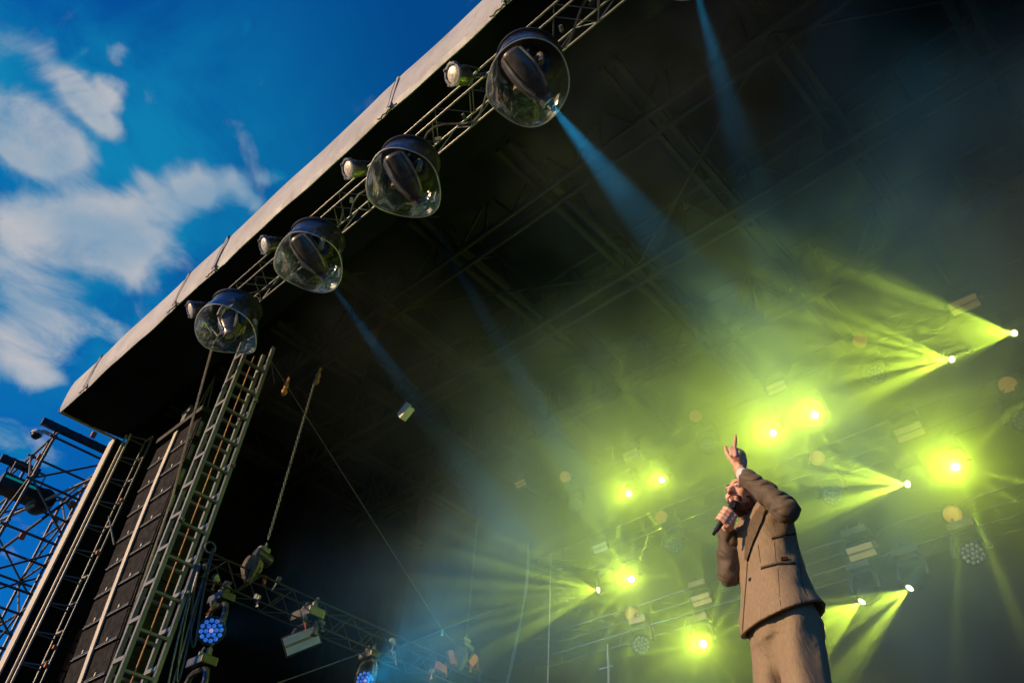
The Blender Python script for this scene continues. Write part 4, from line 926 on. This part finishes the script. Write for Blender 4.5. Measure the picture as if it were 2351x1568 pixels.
# ---- materials
def skin_mat():
    m = bpy.data.materials.new('skin'); m.use_nodes = True; t = NT(m.node_tree); b = m.node_tree.nodes['Principled BSDF']; tc_ = t.n('ShaderNodeTexCoord'); o = tc_.outputs['Object']
    c = t.mix(t.mr(t.noise(o, 22, 5), .35, .68, 0, 1), (.82, .50, .35), (.70, .33, .21)); t.l(c, b.inputs['Base Color']); b.inputs['Roughness'].default_value = .48
    b.inputs['Subsurface Weight'].default_value = .12; b.inputs['Subsurface Radius'].default_value = (.012, .004, .002); b.inputs['Subsurface Scale'].default_value = .6
    bp = t.n('ShaderNodeBump'); bp.inputs['Strength'].default_value = .2; bp.inputs['Distance'].default_value = .002; t.l(t.noise(o, 180, 4), bp.inputs['Height']); t.l(bp.outputs[0], b.inputs['Normal']); return m
def suit_mat(name, c1, c2, rough=.75, sheen=.15, b2s=.55):
    m = bpy.data.materials.new(name); m.use_nodes = True; t = NT(m.node_tree); b = m.node_tree.nodes['Principled BSDF']; tc_ = t.n('ShaderNodeTexCoord'); o = tc_.outputs['Object']
    mp = t.n('ShaderNodeMapping'); mp.inputs['Scale'].default_value = (230, 230, 26); t.l(o, mp.inputs[0]); nz = t.noise(mp.outputs[0], 1, 4, .65)
    mp2 = t.n('ShaderNodeMapping'); mp2.inputs['Scale'].default_value = (260, 260, 300); t.l(o, mp2.inputs[0]); n2_ = t.noise(mp2.outputs[0], 1, 2)
    f = t.m('ADD', t.mr(nz, .25, .75, 0, .75), t.mr(n2_, .3, .7, 0, .25)); t.l(t.mix(f, c1, c2), b.inputs['Base Color']); b.inputs['Roughness'].default_value = rough
    b.inputs['Sheen Weight'].default_value = sheen; b.inputs['Specular IOR Level'].default_value = .3
    bp = t.n('ShaderNodeBump'); bp.inputs['Strength'].default_value = .22; bp.inputs['Distance'].default_value = .002; t.l(t.m('ADD', nz, n2_), bp.inputs['Height'])
    b2 = t.n('ShaderNodeBump'); b2.inputs['Strength'].default_value = b2s; b2.inputs['Distance'].default_value = .02; mp3 = t.n('ShaderNodeMapping'); mp3.inputs['Rotation'].default_value = (.5, .3, .4); mp3.inputs['Scale'].default_value = (9, 9, 3.5); t.l(o, mp3.inputs[0]); t.l(t.noise(mp3.outputs[0], 1, 4, .5, .8), b2.inputs['Height']); t.l(bp.outputs[0], b2.inputs['Normal'])
    t.l(b2.outputs[0], b.inputs['Normal']); return m
SKIN = skin_mat(); SUIT = suit_mat('brown_wool_suit', (.21, .148, .086), (.355, .258, .15)); SLEEVE_SHADE = suit_mat('shaded_suit_sleeve', (.085, .059, .034), (.150, .106, .062), .62, .15, .35)  # sleeves: darker copy of the suit cloth, their shade put into the colour
LIN = mat('dark_lining', (.012, .011, .012), .6, var=.2); SHIRT = mat('white_shirt', (.72, .68, .66), .7, var=.05, nscale=30, bump=.2, bscale=60)
HAIR = mat('dark_brown_hair', (.022, .012, .008), .65, var=.5, nscale=90, bump=.9, bscale=160); BEARD = mat('reddish_brown_beard', (.12, .042, .018), .7, var=.55, nscale=110, bump=1, bscale=170)
EYEW = mat('eye_white', (.6, .55, .5), .2, var=.04); EYED = mat('eye_iris', (.03, .02, .015), .15, var=.1); LIP = mat('lips', (.42, .13, .10), .4, var=.1, nscale=60)
SHOE = mat('black_shoe_leather', (.02, .018, .016), .3, var=.2)

# ---- joints
FAX = (-NA * -1)  # away
fwd = (EA * -.80 - NA * .60).normalized()                       # torso faces picture-left and out to the audience
left = UP.cross(fwd)                                            # his left side
neck = Q(1744, 1168, 0.0); headc = Q(1704, 1141, -.07)
hipc = Q(1800, 1450, 0.03); hipc.z = DECK + .96
basexy = V((hipc.x, hipc.y, 0))
Lsh = neck + left * .17 - UP * .055; Rsh = neck - left * .17 - UP * .065 - fwd * .01
Lel = Q(1805, 1168, -.33); Lwr = Q(1700, 1084, -.22)
Rel = Q(1676, 1322, .04); Rwr = Q(1669, 1214, -.03)
# head frame: face turned up and to the left
hf = (EA * -.46 - NA * .84 + UP * .10).normalized(); hl = UP.cross(hf).normalized(); hl = (hl + UP * -.02).normalized(); hu = hf.cross(hl) * -1
hu = hl.cross(hf) * -1 if hl.cross(hf).z < 0 else hl.cross(hf)
def Hd(l_, f_, u_): return headc + hl * l_ + hf * f_ + hu * u_
HR3 = (tuple(hl), tuple(hf), tuple(hu))
lo = (min(Rel.x, Rwr.x, hipc.x - .4) - .25, min(Lel.y, Lwr.y, hipc.y) - .35, DECK - .02); hi = (max(Lel.x, hipc.x) + .4, max(Rel.y, hipc.y) + .4, 4.62)
B = Field(lo, hi, .0055)
# head
B.ell(Hd(0, -.012, .028), HR3, (.074, .096, .090), 0)
B.ell(Hd(0, .030, -.040), HR3, (.058, .066, .078), .03)
B.ell(Hd(0, .068, -.092), HR3, (.026, .024, .020), .025)
B.cone(Hd(-.034, .080, .030), Hd(.034, .080, .030), .013, .013, .018)
for s_ in (-1, 1):
    B.ell(Hd(s_ * .040, .066, -.022), HR3, (.022, .022, .020), .018)
    B.ell(Hd(s_ * .031, .102, .006), HR3, (.019, .016, .012), .010, True)
    B.ell(Hd(s_ * .077, -.008, -.008), HR3, (.011, .019, .031), .008)
    B.ell(Hd(s_ * .013, .106, -.034), HR3, (.009, .011, .008), .006)
B.chain([Hd(0, .088, .020), Hd(0, .104, -.008), Hd(0, .124, -.030)], [.009, .011, .013], .010)
B.cone(Hd(-.020, .094, -.060), Hd(.020, .094, -.060), .0075, .0075, .008)
B.cone(Hd(-.017, .092, -.073), Hd(.017, .092, -.073), .008, .008, .006)
B.cone(Hd(0, -.035, -.06), neck - UP * .03, .056, .062, .03)
B.cone(Hd(0, .01, -.08), neck + fwd * .02, .045, .05, .03)
# trunk and legs under the clothes
ang = math.atan2(left.y, left.x)
def row(z, c, a, b_): return (z, c.x, c.y, a, b_, ang)
def mid(t, off=0): p = neck.lerp(hipc, t); return p + fwd * off
B.stack([row(neck.z - .01, neck, .06, .06), row(neck.z - .06, neck, .15, .085), row(neck.z - .2, mid(.25), .165, .10), row(neck.z - .4, mid(.5), .15, .10), row(hipc.z + .05, hipc, .16, .11), row(hipc.z - .08, hipc, .15, .11)], .03)
B.chain([Lsh, Lel, Lwr], [.052, .040, .027], .02); B.chain([Rsh, Rel, Rwr], [.052, .040, .027], .02)
for s_ in (-1, 1):
    h_ = hipc + left * (s_ * .09) - UP * .06; k_ = hipc + left * (s_ * .11) + fwd * .03 - UP * .48; k_.z = DECK + .5; f_ = V((hipc.x, hipc.y, DECK + .09)) + left * (s_ * .13)
    B.chain([h_, k_, f_], [.085, .058, .042], .02); B.cone(f_ - UP * .04, f_ + fwd * .15 - UP * .05, .038, .03, .02)
# raised left hand: palm to the audience, index up
def hand_chain(pts, rs): B.chain(pts, rs, .004)
w0 = -.22
Wl = Q(1700, 1082, w0)
kn = [Q(1685, 1037, w0 + .012), Q(1692, 1035, w0), Q(1700, 1038, w0 - .005), Q(1706, 1044, w0)]
for k_, r_k in zip(kn, (.0175, .018, .0175, .0165)): B.cone(Wl, k_, .026, r_k, .012)
B.ell(Q(1697, 1058, w0 - .01), ((0.9, .42, 0), (-.42, .9, 0), (0, 0, 1)), (.042, .022, .048), .02)
hand_chain([kn[0], Q(1687.5, 1017, w0 + .01), Q(1689, 1007, w0 + .01), Q(1688.5, 1000.5, w0 + .01)], [.0125, .0105, .0098, .0085])
for i, (a1, b1, c1, r1) in enumerate((((1679, 1029, -.05), (1680, 1043, -.078), (1687, 1053, -.045), .0135), ((1687, 1031, -.062), (1689, 1046, -.085), (1693, 1056, -.048), .0130), ((1698, 1037, -.058), (1696, 1051, -.075), (1698, 1060, -.04), .0120))):
    hand_chain([kn[i + 1], Q(a1[0], a1[1], w0 + a1[2]), Q(b1[0], b1[1], w0 + b1[2]), Q(c1[0], c1[1], w0 + c1[2])], [.0135, r1, r1 * .95, r1 * .85])
hand_chain([Q(1692, 1070, w0 - .01), Q(1677, 1051, w0 - .025), Q(1668, 1038, w0 - .03), Q(1665.5, 1026, w0 - .03)], [.020, .0145, .0115, .0095])
# right hand round the microphone
mh, mt = Q(1685, 1157, -.165), Q(1647, 1213, -.17)          # grille and tail of the microphone
max_ = (mt - mh).normalized(); mx1 = (EA * .75 + UP * .35 - NA * -.3); mx1 = (mx1 - max_ * mx1.dot(max_)).normalized(); mx2 = max_.cross(mx1)
palm = mh.lerp(mt, .60) + mx1 * .036
Wr2 = Rwr
for s_ in (.36, .50, .63, .76):
    kp = mh.lerp(mt, s_) + mx1 * .030 + mx2 * .028
    B.cone(Wr2, kp, .024, .015, .012)
B.cone(Wr2, palm, .026, .024, .015)
for i, s_ in enumerate((.34, .48, .62, .75)):
    c_ = mh.lerp(mt, s_); pts = []
    for a_ in (-10, 40, 85, 130, 175, 225): pts.append(c_ + (mx1 * math.cos(math.radians(a_)) - mx2 * math.sin(math.radians(a_)) * -1) * (.031 if a_ > 0 else .036) + max_ * .004 * math.sin(a_))
    B.chain(pts, [.0125, .0125, .012, .0115, .0105, .009], .003)
B.chain([palm - mx2 * .01, mh.lerp(mt, .42) + mx1 * .030 - mx2 * .02, mh.lerp(mt, .28) + mx1 * .012 - mx2 * .030, mh.lerp(mt, .24) - mx1 * .008 - mx2 * .030], [.018, .0135, .0115, .0095], .006)
feet = V((hipc.x, hipc.y, DECK)); 
person = B.mesh('person', SKIN, feet, 2)
PR = bpy.data.objects.new('person', person); COL.objects.link(PR); PR.location = feet
setp(PR, 'bearded singer in a loose brown suit pointing one finger up while singing into a microphone', 'person')

# ---- jacket
def wrinkle(p, r_, Z_, X_, Y_): return .0025 * np.sin(X_ * 34 + Z_ * 14 + 2 * np.sin(Z_ * 9)) + .0015 * np.sin(Y_ * 61 - Z_ * 27)
J = Field(lo, hi, .0055); SL = [Field(*[V([f_(Lwr[i], Lel[i], Lsh[i]) + sg for i in range(3)]) for f_, sg in ((min, -.12), (max, .12))], .005), Field(*[V([f_(Rwr[i], Rel[i], Rsh[i]) + sg for i in range(3)]) for f_, sg in ((min, -.12), (max, .12))], .005)]
HZ = hipc.z - .03
jr = [(neck.z + .012, neck + fwd * .0, .068, .062), (neck.z - .03, neck, .125, .088), (neck.z - .07, neck, .185, .108), (neck.z - .16, mid(.2, .01), .198, .132), (neck.z - .30, mid(.4, .012), .190, .138), (neck.z - .42, mid(.55, .005), .192, .140), (neck.z - .54, mid(.7), .215, .165), (HZ, hipc - EA * -.012, .24, .195), (HZ - .10, hipc - EA * -.02, .248, .208)]
J.stack([row(z, c, a, b_) for z, c, a, b_ in jr], .02, wr=wrinkle)
cuff = Lwr.lerp(Lel, .17); Lm = Lwr.lerp(Lel, .6)
SL[0].chain([Lsh - left * .0 - UP * .02, Lel + UP * -.004, Lm, cuff], [.070, .053, .052, .049], .035); J.cone(Lsh - left * .04, Lsh + (Lel - Lsh) * .12, .085, .066, .03)
SL[0].ell(Lel - UP * .012, ((1, 0, 0), (0, 1, 0), (0, 0, 1)), (.053, .055, .052), .03)
rc_ = Rwr.lerp(Rel, .12)
SL[1].chain([Rsh + left * .03 - UP * .02, Rel + UP * .01, Rwr.lerp(Rel, .6), rc_], [.080, .056, .053, .050], .03); J.cone(Rsh + left * .04, Rsh + (Rel - Rsh) * .1, .085, .066, .03)
# folds round the elbows and sleeves
def folds(c, d, amp, fr, rad):
    d = V(d).normalized(); c = V(c)
    def f(X_, Y_, Z_):
        t = (X_ - c.x) * d.x + (Y_ - c.y) * d.y + (Z_ - c.z) * d.z; rr = (X_ - c.x) ** 2 + (Y_ - c.y) ** 2 + (Z_ - c.z) ** 2
        ph = t * fr + 2.2 * np.sin((X_ - Y_) * 31 + Z_ * 23) + 1.3 * np.sin(Y_ * 57 - Z_ * 41 + 1)
        return amp * np.exp(-rr / rad ** 2) * (1 - 2 * np.abs(np.sin(ph * .5)) ** .8) * (.55 + .45 * np.sin(X_ * 43 + Z_ * 37))
    return f
SL[0].warp(folds(Lel.lerp(Lwr, .45), (Lwr - Lel) + UP * .5, .0085, 85, .20)); SL[0].warp(folds(Lel, (Lsh - Lel) + (Lwr - Lel) * .4, .0085, 95, .12)); SL[1].warp(folds(Rel.lerp(Rwr, .4), Rwr - Rel + EA * .5, .009, 80, .20)); J.warp(folds(mid(.45, .1), UP * .4 + EA, .0025, 50, .2))
# hollow: neck opening, hem, cuffs
J.cone(neck + UP * .08, neck - UP * .02, .075, .060, .004, True)
J.cone(neck + fwd * .03 + UP * .04, neck + fwd * .17 - UP * .12, .045, .012, .004, True)
J.stack([(z, c.x, c.y, a - .024, b_ - .024, ang) for z, c, a, b_ in [(HZ - .2, hipc - EA * -.03, .256, .22), (HZ - .1, hipc - EA * -.02, .248, .208), (HZ, hipc - EA * -.012, .24, .195), (neck.z - .45, mid(.6), .195, .142)]], .0, True)
for q_, (a_, b_, r_) in enumerate(((cuff, Lwr, .041), (rc_, Rwr, .041))): SL[q_].cone(a_.lerp(b_, -.25), a_.lerp(b_, 1.6), r_ - .003, r_, 0, True); child('sleeve', SL[q_].mesh('sleeve', SLEEVE_SHADE, feet, 2), PR)
# slanted hem: higher at the front corner on his left, vent and corner cut
ax_ = [J.lo[i] + J.h * np.arange(J.n[i]) for i in range(3)]; X_, Y_, Z_ = np.meshgrid(*ax_, indexing='ij', sparse=True)
fz = (X_ - hipc.x) * fwd.x + (Y_ - hipc.y) * fwd.y; lz = (X_ - hipc.x) * left.x + (Y_ - hipc.y) * left.y
J.F = np.maximum(J.F, (HZ - .015 - .07 * np.clip(fz / .2, -.6, 1.3) - .03 * np.clip(-fz / .2 - .5, 0, 1) - Z_) * .95).astype(np.float32)
jm = J.mesh('jacket', SUIT, feet, 2)
jo = child('jacket', jm, PR)
# ---- trousers
T = Field((lo[0], lo[1] + .2, DECK), (hi[0], hi[1], hipc.z + .14), .007)
tr = [(hipc.z + .1, hipc, .165, .125), (hipc.z - .02, hipc, .185, .138), (hipc.z - .10, hipc - EA * -.01, .195, .145), (hipc.z - .16, hipc, .19, .14)]
T.stack([row(z, c, a, b_) for z, c, a, b_ in tr], .02)
for s_ in (-1, 1):
    h_ = hipc + left * (s_ * .095) - UP * .1; k_ = hipc + left * (s_ * .12) + fwd * .035; k_.z = DECK + .5; f_ = V((hipc.x, hipc.y, DECK + .10)) + left * (s_ * .14)
    T.chain([h_, k_, f_], [.118, .108, .098], .03)
T.cone(hipc - UP * .12 + fwd * .03, hipc - UP * .26 + fwd * .04, .12, .07, .04); T.warp(folds(hipc - UP * .16 + fwd * .1 - left * .02, fwd * .4 + UP * .3 + left, .004, 60, .16)); T.warp(lambda X_, Y_, Z_: .008 * np.sin((X_ * EA.x + Y_ * EA.y) * 42 + np.sin(Z_ * 7) * 1.5) * np.clip((hipc.z - Z_) * 6, 0, 1))
child('trousers', T.mesh('trousers', SUIT, feet, 2), PR)
# ---- shirt, cuffs, shoes
S_ = Field((neck.x - .25, neck.y - .25, neck.z - .3), (neck.x + .25, neck.y + .25, neck.z + .08), .006)
S_.stack([row(neck.z + .02, neck, .064, .060), row(neck.z - .04, neck, .11, .083), row(neck.z - .2, mid(.22, .01), .17, .115), row(neck.z - .28, mid(.3, .01), .17, .115)], .01)
S_.cone(neck + UP * .09, neck - UP * .03, .06, .056, .002, True)
child('shirt', S_.mesh('shirt', mat('dark_tee', (.05, .04, .035), .8, var=.1), feet, 2), PR)
for nm, a_, b_, r0 in (('shirt_cuff', cuff, Lwr, .0385), ('shirt_cuff', rc_, Rwr, .0385)):
    d_ = (b_ - a_).normalized(); b = MB(); b.lathe([(r0 * .98, -.03), (r0 * .95, .004), (r0 * .92, .016), (r0 * .86, .016), (r0 * .86, -.02)], Matrix.Translation(a_ + d_ * .042) @ frame(d_), 28, (False, False), lambda k, a, r, z: (r * (1 + .05 * math.sin(3 * a)), z)); b.part(nm, SHIRT, PR, smooth=True)
for s_ in (-1, 1):
    f_ = V((hipc.x, hipc.y, DECK)) + left * (s_ * .13); Fs = Field((f_.x - .3, f_.y - .35, DECK - .01), (f_.x + .3, f_.y + .3, DECK + .16), .007)
    Fs.cone(f_ + UP * .05 - fwd * .04, f_ + fwd * .17 + UP * .035, .046, .036, .02); Fs.cone(f_ + UP * .05 - fwd * .04, f_ + UP * .11, .046, .048, .02); Fs.F = np.maximum(Fs.F, (DECK + .004 - (Fs.lo[2] + Fs.h * np.arange(Fs.n[2])))[None, None, :].astype(np.float32)); child('shoe', Fs.mesh('shoe', SHOE, feet, 1), PR)
# ---- hair, beard, brows, eyes, lips
def blob(name, m, ells, subs=(), h=.0045, k=.01, noise=.002, lab=None):
    F_ = Field(np.array(headc) - .2, np.array(headc) + .2, h)
    for (c, rad) in ells: F_.ell(Hd(*c), HR3, rad, k)
    if noise: F_.warp(lambda X_, Y_, Z_: noise * (np.sin(X_ * 310) * np.sin(Y_ * 270 + 1) + np.sin(Z_ * 330 + X_ * 120)))
    for (c, rad) in subs: F_.ell(Hd(*c), HR3, rad, .004, True)
    return child(name, F_.mesh(name, m, feet, 1), PR, label=lab)
blob('hair', HAIR, [((0, -.022, .034), (.078, .096, .090)), ((0, -.05, .0), (.074, .07, .08))], [((0, .085, .0), (.11, .085, .13)), ((0, .02, -.10), (.12, .12, .09))], noise=.0015)
blob('beard', BEARD, [((0, .040, -.100), (.052, .052, .036)), ((0, .072, -.110), (.032, .030, .030)), ((.052, .012, -.062), (.018, .040, .046)), ((-.052, .012, -.062), (.018, .040, .046)), ((0, .096, -.050), (.030, .010, .0075)), ((.030, .078, -.068), (.010, .018, .022)), ((-.030, .078, -.068), (.010, .018, .022))], [((0, .11, -.066), (.019, .028, .0085)), ((0, .07, -.005), (.045, .05, .034))], h=.004, noise=.0022, k=.012)
for s_ in (-1, 1):
    b = MB(); b.tube([Hd(s_ * .014, .093, .030), Hd(s_ * .028, .093, .034), Hd(s_ * .044, .082, .028), Hd(s_ * .052, .070, .020)], [.003, .0045, .004, .002], 6); b.part('eyebrow', HAIR, PR, smooth=True)
    b = MB(); b.lathe([(.0, -.0115), (.0115 * .7, -.008), (.0115, 0), (.008, .008), (0, .0115)], Matrix.Translation(Hd(s_ * .031, .0815, .006)) @ frame(hf), 14); e_ = b.part('eye', EYEW, PR, smooth=True)
    b = MB(); b.lathe([(.0, .0122), (.0035, .0118), (.0052, .0105)], Matrix.Translation(Hd(s_ * .031, .0815, .006)) @ frame((hf + UP * .05 - EA * .2).normalized()), 12); b.part('iris', EYED, e_, base=feet)
    b = MB(); b.tube([Hd(s_ * .018, .0905, .009), Hd(s_ * .031, .0945, .0135), Hd(s_ * .044, .086, .008)], [.0015, .0026, .0015], 6); b.part('eyelid', mat('eyelid_skin', (.30, .13, .085), .5), PR, smooth=True)
b = MB(); b.tube([Hd(-.020, .094, -.0665), Hd(-.008, .102, -.064), Hd(0, .1025, -.065), Hd(.008, .102, -.064), Hd(.020, .094, -.0665)], [.002, .0048, .005, .0048, .002], 6); b.tube([Hd(-.017, .093, -.0715), Hd(0, .1005, -.075), Hd(.017, .093, -.0715)], [.002, .0055, .002], 6); b.part('lips', LIP, PR, smooth=True)
# ---- things laid on the cloth: found by casting onto the jacket
dg = bpy.context.evaluated_depsgraph_get(); bv = BVHTree.FromPolygons([v.co + feet for v in jm.vertices], [tuple(p.vertices) for p in jm.polygons])
def hit(u, v):
    d = (cr * (u - 1175.5) + cd * (v - 784) + cf * FPX).normalized(); r_ = bv.ray_cast(CAM + d * 3.0, d); return (r_[0], r_[1]) if r_[0] is not None else (None, None)
def strip(name, pts, wpx, m, lift=.003, th=.003, lab=None, n=14, k=None):
    "ribbon lying on the jacket along a path, a few millimetres proud"
    P_ = []
    for i in range(n + 1):
        s_ = i / n * (len(pts) - 1); j = min(int(s_), len(pts) - 2); f_ = s_ - j; u = pts[j][0] * (1 - f_) + pts[j + 1][0] * f_; v = pts[j][1] * (1 - f_) + pts[j + 1][1] * f_
        du, dv = pts[j + 1][0] - pts[j][0], pts[j + 1][1] - pts[j][1]; L_ = math.hypot(du, dv); wp = wpx(i / n) if callable(wpx) else wpx; nu, nv = -dv / L_ * wp / 2, du / L_ * wp / 2
        a_, na = hit(u + nu, v + nv); b_, nb = hit(u - nu, v - nv)
        if a_ is None or b_ is None or (a_ - b_).length > .2: continue
        P_.append((a_ + na * lift, b_ + nb * lift))
    if len(P_) < 2: return
    bm = bmesh.new(); g = [(bm.verts.new(a_), bm.verts.new(b_)) for a_, b_ in P_]
    for p, q in zip(g, g[1:]): bm.faces.new((p[0], p[1], q[1], q[0]))
    bmesh.ops.solidify(bm, geom=bm.faces[:], thickness=th); mb = MB(); mb.bm.free(); mb.bm = bm; return mb.part(name, m, PR, lab)
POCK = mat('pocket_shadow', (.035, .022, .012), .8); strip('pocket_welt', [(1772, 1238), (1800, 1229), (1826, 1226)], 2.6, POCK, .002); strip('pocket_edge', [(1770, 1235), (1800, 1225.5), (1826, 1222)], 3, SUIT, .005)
strip('pocket_welt', [(1747, 1306), (1785, 1296), (1826, 1293)], 2.8, POCK, .002, lab='lower pocket slit'); strip('pocket_edge', [(1747, 1302), (1785, 1292), (1826, 1289)], 3.4, SUIT, .005)
strip('brand_tag', [(1793, 1283.5), (1808, 1283)], 9.5, mat('dark_leather_tag', (.03, .015, .01), .4), .004, .004, 'small dark rectangular tag above the lower pocket')
strip('tag_border', [(1795.5, 1283.5), (1805.5, 1283.2)], 4, mat('tag_orange', (.30, .10, .03), .5), .009, .002)
strip('lapel', [(1755, 1164), (1745, 1182), (1733, 1212), (1722, 1248), (1716, 1285)], lambda t: 5 + 17 * math.sin(math.pi * min(1, t * .9 + .1)) ** 1.0, SUIT, .012, .010)
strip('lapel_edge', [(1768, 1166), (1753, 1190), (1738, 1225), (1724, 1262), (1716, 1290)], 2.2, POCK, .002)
strip('collar', [(1772, 1150), (1760, 1160), (1750, 1172)], 17, SUIT, .009, .006)
SEAM = mat('seam_shadow_thread', (.09, .055, .025), .8, var=.2); strip('front_edge', [(1716, 1292), (1713, 1340), (1708, 1400), (1704, 1462)], 2.0, SEAM, .001)
for k, pp in enumerate(([(1778, 1245), (1782, 1290)], [(1786, 1305), (1790, 1360), (1794, 1425)], [(1832, 1250), (1840, 1330), (1866, 1410)], [(1741, 1250), (1746, 1290)])): strip('seam', pp, 1.5, SEAM, .0002)
b = MB(); h_, n_ = hit(1722, 1330)
if h_ is not None:
    b.lathe([(.0, .006), (.008, .006), (.011, .003), (.010, 0)], Matrix.Translation(h_) @ frame(n_), 14); b.part('button', LIN, PR)
# ---- microphone held in the hand
mic = thing('microphone', 'black handheld microphone held to the singer\'s mouth', 'microphone', tuple(mt))
def mpart(nm, prof, m, par=None, s0=None):
    b = MB(); b.lathe(prof, Matrix.Translation(mt) @ frame(mh - mt), 20); return b.part(nm, m, mic, smooth=True)
L_ = (mh - mt).length
mpart('handle', [(.012, 0), (.0145, .01), (.0155, .05), (.0165, L_ - .06), (.018, L_ - .035)], M['black'])
mpart('tail_ring', [(.0105, -.02), (.0125, -.018), (.0135, 0), (.0125, .003)], M['housing'])
mpart('antenna', [(.005, -.045), (.0085, -.042), (.009, -.02), (.008, -.018)], M['black'])
mpart('grille', [(.018, L_ - .036), (.021, L_ - .02), (.0225, L_), (.019, L_ + .014), (.010, L_ + .021), (0, L_ + .023)], mat('mic_mesh', (.05, .05, .055), .35, .6, bump=1, bscale=400))
mpart('ring', [(.019, L_ - .042), (.0205, L_ - .038), (.0205, L_ - .030), (.019, L_ - .028)], M['housing'])
